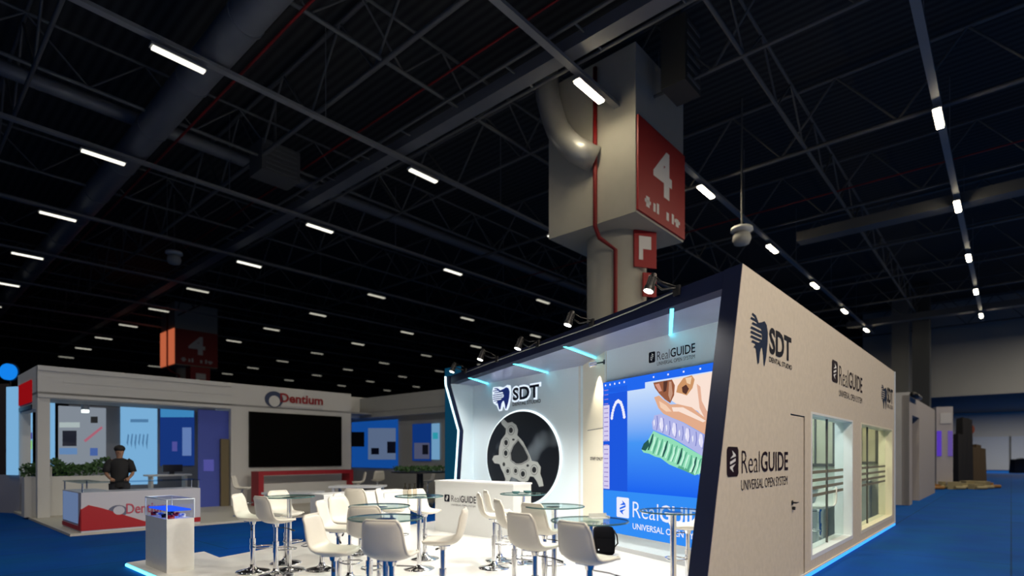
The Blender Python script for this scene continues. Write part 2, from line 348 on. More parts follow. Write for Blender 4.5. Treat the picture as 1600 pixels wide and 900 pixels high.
for j in range(0, 11):
    n = 0; seen = []
    umax_row = 54 if j <= 1 else 98
    for i in range(-1, 14):
        u_, v_ = lamp_uv(i, j); p = hall(u_, v_, CAMH+LS)
        if u_ > umax_row or not inview(p) or p.y > 100: continue
        x, y = proj(p)
        if x < 48 and y > 560 or y > 632: continue
        if (950 < x < 1400 and y > 520) or (j == 1 and 705 < x < 905 and y > 500): continue
        if 240 < x < 345 and 500 < y < 570: continue
        if y > 572+.1*(x-58) and 0 < x < 700: continue
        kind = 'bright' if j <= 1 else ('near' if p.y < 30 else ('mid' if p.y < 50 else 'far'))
        o = protos[kind] if kind not in usedp else copy_tree(protos[kind]); usedp.add(kind)
        o.location = p; o.rotation_euler = (0, 0, RZU)
        o['label'] = f'white linear ceiling light, {ORD[n]} from the near end of {rowname[j]}'; n += 1
        if j <= 1 and p.y < 30: area('ceiling_lamp_light', p+Vector((0, 0, -.035)), (8 if i == 1 else 50) if j == 1 else 150, 1.0, .13, (1, .88, .66), (0, 0, RZU))
        elif kind == 'near' and i in (0, 1) and j in (2, 3): area('ceiling_lamp_light', p+Vector((0, 0, -.035)), 28, 1.0, .13, (1, .96, .86), (0, 0, RZU))
        seen.append(u_)
    if seen:
        a = MB(); p0 = hall(-6, v_, CAMH+LS+.2); p1 = hall(max(seen)+3, v_, CAMH+LS+.2)
        q = Vector((V.x, V.y, 0))
        a.prism([p0-q*.09, p0+q*.09, p0+q*.09+Vector((0, 0, .09)), p0-q*.09+Vector((0, 0, .09))], p1-p0)
        k = -6
        while k < max(seen)+3: bar(a, hall(k, v_, CAMH+LS+.25), hall(k, v_, HC-.05), .012); k += 7.14
        tag(obj('light_trunking', a, M_tray), f'long metal trunking carrying the ceiling lights of {rowname[j]}', 'trunking', 'light trunking rows')
# hanging loudspeakers, heater boxes
def ceiling_speaker(p, lab):
    t = thing('hanging_loudspeaker', lab, 'loudspeaker', p, 'hanging loudspeakers'); x, y, z = p
    a = MB(); a.lathe([(.10, .62), (.34, .60), (.36, .50), (.12, .46)], p); obj('mounting_plate', a, M_white2, t)
    a = MB(); a.lathe([(.06, 0), (.24, .06), (.30, .22), (.26, .40), (.12, .46)], p); obj('horn', a, mat('speaker_grey', (.45, .45, .42, 1), .6), t)
    a = MB(); bar(a, Vector(p)+Vector((0, 0, .6)), Vector((x, y, HC)), .03); obj('hanger_rod', a, M_truss, t)
def from_px(x, y, z): return Vector(((x-800)/FPX*z, z, CAMH+(HOR-y)*z/FPX))
ceiling_speaker(tuple(from_px(272, 414, 26)), 'small grey hanging loudspeaker at left, between the light rows')
ceiling_speaker(tuple(from_px(1159, 384, 19)), 'small grey hanging loudspeaker right of the near column, above the stand corner')
def unit(x, y, z, w_, h_, lab, m):
    p = from_px(x, y, z); t = thing('ventilation_unit', lab, 'ventilation unit', p)
    a = MB(); a.box(p, (w_, w_*.7, h_), RZU); obj('casing', a, m, t)
    a = MB()
    for k in range(6): a.box(p+Vector((U.x*0, U.y*0, -h_*.4+h_*.16*k))-Vector((V.x, V.y, 0))*(w_*.36), (w_*.8, .03, h_*.05), RZU)
    obj('louvres', a, M_truss, t)
    a = MB(); bar(a, p, Vector((p.x, p.y, HC)), .05); obj('hanger_rod', a, M_truss, t)
unit(1064, 95, 14.8, .95, 1.7, 'tall dark ventilation unit hanging right of the near column top', mat('dark_unit', (.05, .05, .045, 1), .7))
unit(430, 258, 19, 1.3, 1.0, 'grey boxy ventilation unit hanging in the middle of the ceiling at left', mat('grey_unit', (.10, .10, .095, 1), .7))

# ------------------------------------------------------------------ columns with hall number signs
M_signred = mat('sign_red', lin(165, 22, 30), .5); M_signw = mat('sign_white', (.85, .83, .8, 1), .6)
def column(corner, lab, lit=False):
    cx, cy = corner; SZ = 2.83; ctr = Vector((cx, cy, 0))+hall(SZ/2, SZ/2); B, T, ST = 7.9, 12.3, 10.42
    t = thing('hall_column', lab, 'column', ctr)
    a = MB(); a.lathe([(.86, 0), (.86, B)], ctr, 40); obj('shaft', a, M_column, t)
    a = MB(); a.prism([Vector((cx, cy, B))+hall(*q) for q in ((0, 0), (SZ, 0), (SZ, SZ), (0, SZ))], (0, 0, T-B)); obj('boxed_head', a, M_column, t)
    # front sign on the face along u, side sign on the face along v
    F1 = Fr((cx, cy), U); F2 = Fr((cx+V.x*SZ, cy+V.y*SZ), -V)
    for F, w2 in ((F1, SZ),) + (((F2, SZ),) if lit else ()):
        s = MB(); F.rect(s, .04, w2-.02, B+.06, ST, .0, .06); so = obj('number_sign', s, M_signred if F is F1 else emis('lit_sign', lin(205, 105, 70), .8), t)
        if F is F1:
            g = MB(); text_on(g, F, '4', (.85, 1.95, 8.75, 10.05), M_signw, .065, .03)
            for k, (x0, ww) in enumerate(((.45, .18), (.85, .12), (1.05, .12), (1.62, .14), (1.95, .12), (2.2, .18))):
                F.rect(g, x0, x0+ww, 8.17, 8.45-.06*(k % 2), .06, .068, M_signw)
            F.rect(g, .38, .70, 8.27, 8.36, .06, .068, M_signw); F.rect(g, 2.12, 2.46, 8.27, 8.36, .06, .068, M_signw)
            obj('digit_four_and_symbols', g, None, so)
    # red riser pipe down the head and shaft
    pv = 1.17
    P = [hall(-.1, pv, T-.2), hall(-.1, pv, B-.1), hall(.1, pv, B-.35)]
    base = Vector((cx, cy, 0))
    P = [base+p for p in P]; q = ctr+Vector((-.20, -.93, 0)); P += [Vector((q.x, q.y, B-.6)), Vector((q.x, q.y, .2))]
    a = MB(); a.tube(P, .06, 8); tag(obj('riser_pipe', a, MATS['red_pipe'], t), 'red fire riser pipe')
    return t, ctr, F1
t, c1, F1 = column((3.195, 14.6), 'near round concrete column with boxed head and red number four sign')
# small hydrant flag signs under the head
for (hh0, hh1, r0, r1, lab, gl) in ((6.86, 7.88, .0, .70, 'red hose reel sign under the near column number sign', 0), (6.05, 6.72, .28, .70, 'small red arrow sign under the hose reel sign on the near column', 1)):
    F = Fr((3.41+.954*r0, 15.72+.30*r0), (.954, .30)); s = MB(); F.rect(s, .0, r1-r0, hh0, hh1, -.06, 0)
    so = obj('hydrant_sign', s, M_signred); tag(so, lab, 'sign')
    g = MB(); W_ = r1-r0; H_ = hh1-hh0
    if gl == 0: F.slab(g, [(W_*.2, hh0+H_*.2), (W_*.38, hh0+H_*.2), (W_*.38, hh0+H_*.5), (W_*.75, hh0+H_*.5), (W_*.75, hh0+H_*.85), (W_*.2, hh0+H_*.85)], 0, .01)
    else: F.slab(g, [(W_*.5, hh0+H_*.1), (W_*.8, hh0+H_*.45), (W_*.6, hh0+H_*.45), (W_*.6, hh0+H_*.9), (W_*.4, hh0+H_*.9), (W_*.4, hh0+H_*.45), (W_*.2, hh0+H_*.45)], 0, .01)
    obj('pictogram', g, M_signw, so)
# silver elbow duct on the left face of the near column
F2 = Fr((3.195+V.x*2.83, 14.6+V.y*2.83), -V)
ps = [F2.at(x, y) for x, y in ((866, 120), (868, 160), (876, 190), (884, 212), (897, 230), (912, 243), (930, 250))]
a = MB(); a.tube([F2.pt(tt, hh, .38) for tt, hh in ps[:-1]]+[F2.pt(ps[-1][0], ps[-1][1], .0)], .33, 20); tag(obj('elbow_duct', a, mat('silver_duct', (.45, .45, .42, 1), .4, .4)), 'fat silver elbow duct bending into the left face of the near column head', 'duct')
column((-23.42, 39.2), 'far column at left with lit side panel and red number four sign', True)
a = MB(); FF = Fr((-23.42, 39.2), U); FF.rect(a, .9, 2.2, 6.2, 7.85, -.6, .3); s = obj('hydrant_sign', a, M_signred); tag(s, 'red hose reel sign under the far column number sign', 'sign')
g = MB(); FF.slab(g, [(1.25, 6.7), (1.5, 6.7), (1.5, 7), (1.9, 7), (1.9, 7.4), (1.25, 7.4)], .3, .32); obj('pictogram', g, M_signw, s)
# ------------------------------------------------------------------ the exhibition stand
PH = .06
RW = Fr((2.29, 5.6), U); FA = Fr((2.29-8.84*.427, 5.6+8.84*.904), (.427, -.904)); FL = 8.84
LW = Fr((-1.49, 13.59), U); cor = LW.pt(.775, 0); BW = Fr((cor.x, cor.y), (1.37-cor.x, 10.9-cor.y)); BL = (Vector((1.37, 10.9))-Vector((cor.x, cor.y))).length
CW = Fr((1.37, 10.9), (.19, -1.5)); CLn = Vector((.19, -1.5)).length
SW = Fr((1.56, 9.4), (.468, -.8838)); SL = 3.02
WV = Vector((-.098, .208, 0))
stand = thing('exhibition_stand', 'angular white and navy dental trade stand with slanted portal and raised white floor', 'exhibition stand', (1.5, 8, 0))
# raised floor
def v3(p, z): return Vector((p[0], p[1], z))
plat = [(-5.52, 8.08), (-4.92, 9.02), (-4.40, 8.49), (-3.71, 9.99), (-1.75, 13.3), (-1.3, 14.3), (1.5, 14.2), (6.6, 14.9), (8.66, 12.95), (1.55, 4.75), (-.2, 3.9), (-1.02, 4.10)]
M_floor = mat('white_stand_floor', (.84, .82, .77, 1), .32, noise=.07, nscale=5)
a = MB(); a.prism([v3(p, .0) for p in plat], (0, 0, PH)); obj('raised_floor', a, M_floor, stand)
a = MB(); fl = Fr(plat[0], Vector(plat[-1])-Vector(plat[0])); fl.rect(a, 0, 5.9, .012, .045, .0, .015); obj('floor_edge_led', a, M_led, stand)
# side wall with door and two windows
w1 = (RW.t(1267), RW.t(1332.5)); w2 = (RW.t(1345), RW.t(1394.5)); d0, d1, DH = RW.t(1235.5), RW.t(1257.5), 2.1; WB, WT = .20, 2.18
a = MB()
def piece(pts): a.prism([RW.pt(t, h) for t, h in pts][::-1], WV)
def rp(t0, t1, h0, h1): piece([(t0, h0), (t1, h0), (t1, h1), (t0, h1)])
piece([(-1.0, .06), (d0, .06), (d0, 3.5), (0, 3.5)]); rp(d0, d1, DH, 3.5); rp(d1, w1[0], .06, 3.5)
for q in (w1, w2): rp(q[0], q[1], .06, WB); rp(q[0], q[1], WT, 3.5)
rp(w1[1], w2[0], .06, 3.5); rp(w2[1], 9.68, .06, 3.5)
side = obj('side_wall', a, M_beige, stand)
a = MB(); e = -.018
a.prism([RW.pt(-1.0+e, .06), RW.pt(-1.0, .06), RW.pt(0, 3.5), RW.pt(e, 3.5)], WV); obj('slanted_front_edge', a, M_navy, stand)
a = MB(); RW.rect(a, -.9, 9.70, .055, .075, 0, .012, M_cream); RW.rect(a, -.9, 9.70, .008, .048, 0, .02, emis('blue_led', (.05, .35, 1, 1), 1.6)); obj('base_led_strip', a, None, stand)
a = MB(); RW.rect(a, 9.68, 9.72, .06, 3.5, -.2, .02); obj('end_trim', a, mat('pale_trim', (.6, .68, .78, 1), .4), stand)
a = MB(); a.prism([RW.pt(d0+.02, .07, -.012), RW.pt(d1-.012, .07, -.012), RW.pt(d1-.012, DH-.015, -.012), RW.pt(d0+.02, DH-.015, -.012)][::-1], WV*.3); dr = obj('side_door', a, M_beige, stand)
a = MB(); a.prism([RW.pt(d0, .06, -.1), RW.pt(d1, .06, -.1), RW.pt(d1, DH, -.1), RW.pt(d0, DH, -.1)][::-1], WV*.3); obj('dark_door_rebate', a, M_black, dr)
a = MB(); hx = d0+.09; a.cyl(RW.pt(hx, 1.02, -.01), RW.pt(hx, 1.02, .04), .010); a.tube([RW.pt(hx, 1.02, .04), RW.pt(hx+.09, 1.02, .04)], .008); a.cyl(RW.pt(hx+.02, .95, -.01), RW.pt(hx+.02, .95, .02), .02); a.cyl(RW.pt(hx, 1.02, -.01), RW.pt(hx, 1.02, .0), .028); obj('door_handle', a, M_black, dr)
for q, mf, nm in ((w1, mat('white_frame', (.85, .86, .84, 1), .4), 1), (w2, mat('cream_frame', (.86, .80, .62, 1), .4), 2)):
    a = MB(); t0, t1 = q; fw = .06
    RW.rect(a, t0, t0+fw, WB, WT, -.26, .004); RW.rect(a, t1-fw, t1, WB, WT, -.26, .004); RW.rect(a, t0+fw, t1-fw, WB, WB+fw, -.26, .004); RW.rect(a, t0+fw, t1-fw, WT-.03, WT, -.26, .004)
    f = obj('window_frame', a, mf, stand)
    a = MB(); RW.rect(a, t0+fw, t1-fw, WB+fw, WT-.03, -.135, -.125); p = obj('window_pane', a, M_glass, f)
    a = MB(); mt_ = RW.t(1306 if nm == 1 else 1366.5); RW.rect(a, mt_, mt_+.02, WB+fw, WT-.03, -.14, -.11); obj('mullion', a, M_truss, f)
    a = MB()
    for hh in (1.33, 1.215, 1.105, 1.0): RW.rect(a, t0+fw, t1-fw-.05, hh, hh+.045, -.123, -.120)
    obj('frosted_stripes', a, mat('stripe_film', lin(132, 128, 108), .6), f)
# writing on the side wall
hb = lambda F, x0, x1, yt, yb: F.px(x0, x1, yt, yb)
a = MB()
sdt_logo(a, RW, (RW.t(1172), RW.t(1199.3), RW.at(1191, 571)[1], RW.at(1176, 489)[1]), hb(RW, 1201.8, 1236, 510, 552), hb(RW, 1201.5, 1236.9, 556.6, 564.8), M_blueink, M_ink)
obj('dental_studio_wordmark', a, None, side)
a = MB(); rg_logo(a, RW, hb(RW, 1135.1, 1153.3, 697.8, 745.5), hb(RW, 1158.5, 1186.5, 704.1, 739.7), hb(RW, 1188.6, 1230.8, 705.2, 737.6), hb(RW, 1157.7, 1230, 750, 766.5), M_brown_ink, M_white, M_brown_ink); obj('large_guide_wordmark', a, None, side)
a = MB(); rg_logo(a, RW, hb(RW, 1299.6, 1308.6, 561.1, 595.6), hb(RW, 1311, 1325, 571, 601), hb(RW, 1326, 1347, 580, 606), hb(RW, 1310.7, 1346.7, 608.4, 618.5), M_brown_ink, M_white, M_brown_ink); obj('small_guide_wordmark', a, None, side)
a = MB(); sdt_logo(a, RW, (RW.t(1376.7), RW.t(1385.5), RW.at(1381, 639)[1], RW.at(1378, 601)[1]), hb(RW, 1386, 1394.6, 604.5, 628.5), hb(RW, 1385.7, 1394.8, 631, 636.7), M_blueink, M_ink); obj('small_studio_wordmark', a, None, side)
# fascia, soffit, added roof over the rooms
a = MB(); e_ = FL-.232; a.prism([FA.pt(0, 3.32), FA.pt(e_, 3.32), FA.pt(e_-.086, 3.32, -.2), FA.pt(0, 3.32, -.2)], (0, 0, .18)); obj('fascia', a, M_navy, stand)
j_ = SW.pt(SL, 0)
sof = [FA.pt(0, 3.33, -.1), FA.pt(FL-.27, 3.33, -.1), v3((3.07, 6.78), 3.33), SW.pt(0, 3.33, -.05), CW.pt(0, 3.33, -.05), BW.pt(0, 3.33, -.05)]
a = MB(); a.prism(sof, (0, 0, .05)); obj('soffit', a, M_soffit, stand)
a = MB(); a.prism([v3((2.95, 6.5), 3.38), v3((8.6, 12.9), 3.38), v3((6.75, 14.5), 3.38), v3((1.3, 10.95), 3.38), v3((1.5, 9.4), 3.38)], (0, 0, .05)); obj('added_room_roof', a, M_white2, stand)  # unseen roof, added to keep overhead hall light out of the rooms
def atH(x, y, h): z = FPX*(h-CAMH)/(HOR-y); return Vector(((x-800)/FPX*z, z, h))
for (x0, y0, x1, y1) in ((733, 590, 768.5, 601.5), (803, 568, 862, 583.8), (882, 541, 941, 563), (1050, 481.5, 1047.4, 526)):
    p, q = atH(x0, y0, 3.325), atH(x1, y1, 3.325); d = (q-p).normalized(); s_ = Vector((d.y, -d.x, 0))*.022
    a = MB(); a.prism([p-s_, p+s_, q+s_, q-s_], (0, 0, -.012)); obj('soffit_led_strip', a, M_led, stand)
# left wall
prof = [(0, 3.5), (.01, 3.3), (.43, 2.2), (.32, .96), (.22, PH)]
a = MB(); LW.slab(a, prof+[(.80, PH), (.80, 3.5)], -.13, 0); obj('left_wall', a, M_grey, stand)
a = MB()
for (p, q) in zip(prof[:-1], prof[1:]): LW.slab(a, [p, q, (q[0]-.02, q[1]), (p[0]-.02, p[1])], -.13, .012)
obj('bent_front_edge', a, M_navy, stand)
a = MB(); a.tube([LW.pt(t-.03, h, -.135) for t, h in prof], .022, 6); obj('edge_led', a, M_led_w, stand)
# back wall
a = MB(); BW.rect(a, -.02, BL, PH, 3.33, -.15, 0); bwo = obj('back_wall', a, M_grey, stand)
a = MB(); glow = emis('logo_halo', (.75, .85, 1, 1), 1.1)
bt = (BW.t(771), BW.t(797.5), BW.at(784, 640)[1], BW.at(784, 605)[1]); bwd = hb(BW, 802, 843.5, 606.5, 626.5); bsb = hb(BW, 802, 846, 629, 634.5)
text_on(a, BW, 'SDT', (bwd[0]-.05, bwd[1]+.05, bwd[2]-.04, bwd[3]+.04), glow, .004, .06)
Nb = lambda pts: [(bt[0]-.04+(bt[1]-bt[0]+.08)*x, bt[2]-.03+(bt[3]-bt[2]+.06)*y) for x, y in pts]
poly_on(a, BW, Nb([(.05, 1), (.4, .98), (.6, .92), (.8, 1), (.96, .96), (1, .75), (.98, .45), (.9, .15), (.82, 0), (.7, 0), (.6, .2), (.52, 0), (.36, 0), (.25, .22), (.05, .36), (0, .6), (0, .85)]), .004, glow)
sdt_logo(a, BW, bt, bwd, bsb, M_royal, M_ink, .02); obj('studio_wordmark', a, None, bwo)
# cream wall with staff door
a = MB(); CW.rect(a, 0, CLn+.02, PH, 3.33, -.12, 0); cwo = obj('cream_wall', a, M_cream, stand)
a = MB(); q0 = CW.t(919); CW.rect(a, q0, CLn-.03, PH+.01, 2.05, 0, .012); sd = obj('staff_door', a, M_cream, cwo)
a = MB(); CW.rect(a, q0, CLn-.03, 2.05, 2.062, 0, .013, M_truss); text_on(a, CW, 'STAFF ONLY', hb(CW, 923.5, 943, 714, 719), M_ink, .016, .01); obj('staff_only_lettering', a, None, cwo)
# screen wall
a = MB(); SW.rect(a, -.02, SL, PH, 3.33, -.12, 0); swo = obj('screen_wall', a, M_grey, stand)
a = MB(); rg_logo(a, SW, hb(SW, 1014, 1024, 551, 567.8), hb(SW, 1027, 1046.5, 549.8, 563.6), hb(SW, 1048, 1086.5, 544.6, 558.6), hb(SW, 1027, 1086, 566, 571.5), M_ink, M_white, M_ink); obj('guide_wordmark', a, None, swo)
a = MB(); SW.rect(a, 0, SL, PH, PH+.07, 0, .012); obj('skirting', a, mat('skirting_grey', (.5, .52, .54, 1), .5), swo)
# service rooms behind the windows
IW = Fr(RW.pt(0, 0, -2.1)[:2], U)
a = MB(); IW.rect(a, 2.5, 9.68, PH, 3.38, -.06, 0); RW.rect(a, 2.38, 2.44, PH, 3.38, -2.12, -.22); RW.rect(a, 5.45, 5.52, PH, 3.38, -2.1, -.22); RW.rect(a, 9.6, 9.68, PH, 3.38, -2.12, -.22); obj('partition_walls', a, mat('room_white', (.66, .68, .60, 1), .7), stand)
a = MB(); F_ = Fr((1.33, 10.95), (6.75-1.33, 14.5-10.95)); F_.rect(a, 0, 6.48, PH, 3.38, -.06, 0); obj('rear_wall', a, M_white2, stand)
for tt, col, lab, e in ((4.0, (.85, .95, 1), 'cool square ceiling lamp in the room behind the nearer stand window', 60), (7.6, (1, .88, .62), 'warm square ceiling lamp in the room behind the farther stand window', 60)):
    p = RW.pt(tt, 3.33, -1.1); a = MB(); a.box(p, (.62, .62, .05), RZU); tg = tag(obj('room_lamp', a, M_white), lab, 'ceiling lamp')
    a = MB(); a.box(p-Vector((0, 0, .03)), (.54, .54, .01), RZU); obj('diffuser', a, emis('room_em%d' % int(tt), col+(1,), 4), tg)
    area('room_lamp_light', p-Vector((0, 0, .045)), e*1.0, .5, .5, col, (0, 0, RZU))

# round illuminated picture on the back wall
ct, ch_, ra, rb = 2.04, 1.536, 1.33, 1.03
disc = thing('round_picture', 'round backlit picture of a perforated metal plate on the grey back wall', 'picture', BW.pt(ct, ch_, 0))
def ell(ra, rb, n=64, t0=ct, h0=ch_): return [(t0+ra*math.cos(2*math.pi*k/n), h0+rb*math.sin(2*math.pi*k/n)) for k in range(n)]
a = MB(); BW.slab(a, ell(ra+.045, rb+.035), .004, .03); obj('light_rim', a, M_led_w if False else emis('rim_white', (.85, .97, 1, 1), 1.6), disc)
def discmat():
    m = bpy.data.materials.new('picture_print'); m.use_nodes = True; nt = m.node_tree; b = nt.nodes['Principled BSDF']; b.inputs['Roughness'].default_value = .3
    tc = nt.nodes.new('ShaderNodeTexCoord'); n = nt.nodes.new('ShaderNodeTexNoise'); n.inputs['Scale'].default_value = 1.1; n.inputs['Detail'].default_value = 1.5
    cr = nt.nodes.new('ShaderNodeValToRGB'); cr.color_ramp.elements[0].position = .56; cr.color_ramp.elements[1].position = .85
    cr.color_ramp.elements[0].color = (.003, .005, .009, 1); cr.color_ramp.elements[1].color = (.30, .36, .42, 1)
    nt.links.new(tc.outputs['Object'], n.inputs[0]); nt.links.new(n.outputs['Fac'], cr.inputs[0]); nt.links.new(cr.outputs[0], b.inputs['Base Color']); return m
a = MB(); BW.slab(a, ell(ra, rb), .03, .05); obj('dark_print', a, discmat(), disc)
PL = [(480, 190), (500, 175), (530, 205), (565, 198), (598, 222), (612, 260), (605, 300), (650, 350), (690, 430), (720, 500), (765, 510), (790, 550), (785, 600), (800, 640), (812, 695), (778, 702), (760, 660), (735, 625), (705, 620), (690, 655), (655, 670), (620, 655), (600, 640), (560, 625), (545, 655), (530, 690), (495, 690), (515, 645), (500, 600), (480, 560), (468, 525), (430, 520), (410, 490), (425, 460), (462, 455), (465, 400), (480, 340), (515, 290), (520, 250), (485, 215)]
zp = lambda P: [BW.at(690+x/5, 620+y/5) for x, y in P]
M_plate = mat('print_light_grey', (.42, .44, .43, 1), .5); M_plate2 = mat('print_mid_grey', (.16, .17, .17, 1), .5); M_dark = mat('print_dark', (.01, .013, .016, 1), .5)
a = MB(); BW.slab(a, zp(PL), .05, .056, M_plate)
cx0 = sum(p[0] for p in PL)/len(PL); cy0 = sum(p[1] for p in PL)/len(PL)
big = [(615, 340), (660, 400), (694, 470), (690, 492), (640, 520), (600, 522), (562, 495), (556, 440), (578, 385)]
BW.slab(a, zp([(x+(x-620)*.14, y+(y-440)*.12) for x, y in big]), .056, .058, M_plate2)
BW.slab(a, zp([(x+(x-620)*.06, y+(y-440)*.05) for x, y in big]), .058, .0585, M_plate)
BW.slab(a, zp(big), .0585, .060, M_dark)
for (x, y, rx, ry) in ((558, 262, 16, 22), (520, 358, 14, 22), (518, 440, 14, 22), (503, 527, 10, 16), (533, 580, 12, 17), (595, 578, 12, 18), (652, 602, 16, 22), (740, 570, 17, 24), (578, 335, 10, 8), (690, 537, 10, 10)):
    for s_, o_, mm in ((1.75, .057, M_plate2), (1.5, .059, M_plate), (1, .061, M_dark)):
        if s_ == 1.75 and rx < 12: continue
        BW.slab(a, zp([(x+rx*s_*math.cos(k*math.pi/8), y+ry*s_*math.sin(k*math.pi/8)) for k in range(16)]), .05, o_, mm)
obj('perforated_plate_image', a, None, disc)

# video wall
vw = thing('video_wall', 'large lit video wall showing a jaw model on blue under the stand soffit', 'video screen', SW.pt(1.6, .34, 0))
h0v, h1v, T1 = .345, 2.80, SL-.03
a = MB(); SW.rect(a, .0, T1, h0v, h1v, .0, .05); obj('screen_housing', a, M_black, vw)
def ems(n, r, g, b, s=1.0): return emis('screen_'+n, lin(r, g, b), s)
def gradm():
    m = bpy.data.materials.new('screen_backdrop'); m.use_nodes = True; nt = m.node_tree; nt.nodes.clear()
    tc = nt.nodes.new('ShaderNodeTexCoord'); sp = nt.nodes.new('ShaderNodeSeparateXYZ'); cr = nt.nodes.new('ShaderNodeValToRGB')
    mr = nt.nodes.new('ShaderNodeMapRange'); mr.inputs[1].default_value = .5; mr.inputs[2].default_value = 2.4
    e = nt.nodes.new('ShaderNodeEmission'); o = nt.nodes.new('ShaderNodeOutputMaterial')
    cr.color_ramp.elements[0].color = lin(28, 100, 240); cr.color_ramp.elements[0].position = .1
    cr.color_ramp.elements[1].color = lin(205, 225, 252); cr.color_ramp.elements[1].position = .95
    x = cr.color_ramp.elements.new(.5); x.color = lin(70, 150, 245)
    nt.links.new(tc.outputs['Object'], sp.inputs[0]); nt.links.new(sp.outputs['Z'], mr.inputs[0]); nt.links.new(mr.outputs[0], cr.inputs[0]); nt.links.new(cr.outputs[0], e.inputs[0]); nt.links.new(e.outputs[0], o.inputs[0]); return m
a = MB(); S = .0505
def sp_(pts, k, m):      # drawn shapes end at the edge of the screen
    P = [SW.at(x, y) for x, y in pts]; Q = []; L = T1-.01
    for p, q in zip(P, P[1:]+P[:1]):
        if p[0] <= L: Q.append(p)
        if (p[0] <= L) != (q[0] <= L): f = (L-p[0])/(q[0]-p[0]); Q.append((L, p[1]+(q[1]-p[1])*f))
    if len(Q) > 2: poly_on(a, SW, Q, S+.0012*k, m)
def sr(t0, t1, hh0, hh1, k, m): poly_on(a, SW, [(t0, hh0), (t1, hh0), (t1, hh1), (t0, hh1)], S+.0012*k, m)
tA = SW.t(957.5); tB = SW.t(984.3); hS = SW.at(947, 765)[1]
B1, B2, B3 = ems('blue', 34, 104, 238), ems('panel_blue', 30, 88, 222), ems('low_blue', 52, 142, 246)
Wt = ems('white', 238, 240, 255); Tan = ems('tan', 226, 172, 140); Bone = ems('bone', 250, 226, 212); Brn = ems('brown', 150, 92, 66); Dk = ems('dark_brown', 86, 54, 46)
Lav = ems('lavender', 178, 182, 232); Lv2 = ems('lavender_shade', 120, 126, 198); Grn = ems('green', 146, 222, 184); Gr2 = ems('green_shade', 92, 172, 140); Gd = ems('green_dark', 40, 90, 84)
sr(0, T1, h0v, h1v, 0, gradm()); sr(0, T1, h0v, hS, 1, B3)
sr(0, T1, 2.69, h1v, 1, B1); sr(0, SW.t(1012), 2.60, 2.70, 1, B1); sr(0, tB, hS, 2.7, 1, B2)
sr(.01, tA-.02, 1.83, 2.42, 2, ems('list', 214, 206, 240)); sr(.01, tA-.02, hS+.02, 1.76, 2, ems('list', 214, 206, 240))
for k in range(22): sr(.03, tA-.05, hS+.06+.075*k, hS+.075+.075*k, 3, ems('list_marks', 150, 130, 200))
for k in range(5): sr(.05+.12*k, .08+.12*k, 2.735, 2.765, 2, Wt)
for k in range(6): sr(1.2+.3*k, 1.23+.3*k, 2.735, 2.76, 2, Wt)
arch = [(930+x/4.5, 560+y/4.5) for x, y in ((135, 420), (140, 385), (150, 345), (165, 312), (180, 300), (198, 312), (210, 345), (218, 380), (223, 412))]
for p in arch+[((p[0]+q[0])/2, (p[1]+q[1])/2) for p, q in zip(arch, arch[1:])]:
    t, h = SW.at(*p); poly_on(a, SW, [(t+.035*math.cos(k), h+.03*math.sin(k)) for k in [q*math.pi/4 for q in range(8)]], S+.003, Wt)
z5 = lambda P: [(930+x/4.5, 560+y/4.5) for x, y in P]
ex = lambda x: x
sp_(z5([(560, 150), (860, 95), (1300, 10), (1330, 560), (1000, 560), (800, 440), (740, 370), (650, 335), (590, 320), (560, 300), (545, 240)]), 2, Bone)
sp_(z5([(428, 172), (560, 150), (580, 190), (575, 260), (548, 315), (510, 290), (470, 250), (440, 210)]), 3, Brn)
sp_(z5([(500, 165), (530, 160), (520, 230), (500, 240)]), 4, Dk); sp_(z5([(440, 185), (470, 178), (490, 230), (470, 235)]), 4, ems('rose', 214, 150, 130)); sp_(z5([(540, 165), (556, 165), (565, 250), (548, 300), (535, 260)]), 4, ems('brown_light', 196, 150, 126))
sp_(z5([(600, 195), (640, 140), (700, 120), (720, 150), (705, 210), (665, 262), (630, 250), (590, 240)]), 3, ems('sinus', 206, 150, 104)); sp_(z5([(630, 205), (660, 185), (680, 215), (660, 255), (635, 240)]), 4, Dk); sp_(z5([(655, 140), (700, 132), (690, 185), (665, 175)]), 4, ems('sinus_light', 240, 206, 170))
sp_(z5([(735, 180), (760, 200), (770, 300), (800, 360), (840, 420), (900, 470), (890, 500), (800, 440), (755, 350)]), 3, ems('bone_shade', 228, 176, 150))
sp_(z5([(435, 275), (470, 262), (500, 290), (550, 325), (600, 322), (700, 345), (770, 400), (860, 470), (1250, 620), (1250, 760), (960, 640), (790, 535), (720, 495), (640, 450), (560, 418), (500, 390), (465, 350)]), 5, Tan)
sp_(z5([(560, 345), (640, 345), (720, 390), (800, 440), (780, 450), (690, 410), (610, 375), (570, 375)]), 6, Bone)
sp_(z5([(470, 300), (520, 330), (560, 375), (520, 375), (480, 345)]), 6, ems('tan_light', 244, 206, 178))
sp_(z5([(440, 402), (480, 390), (560, 420), (640, 455), (720, 500), (800, 545), (1000, 640), (1250, 760), (1250, 900), (1000, 800), (780, 690), (700, 640), (600, 580), (500, 530), (425, 500), (418, 450)]), 3, Lav)
Lt = ems('lavender_light', 226, 224, 250)
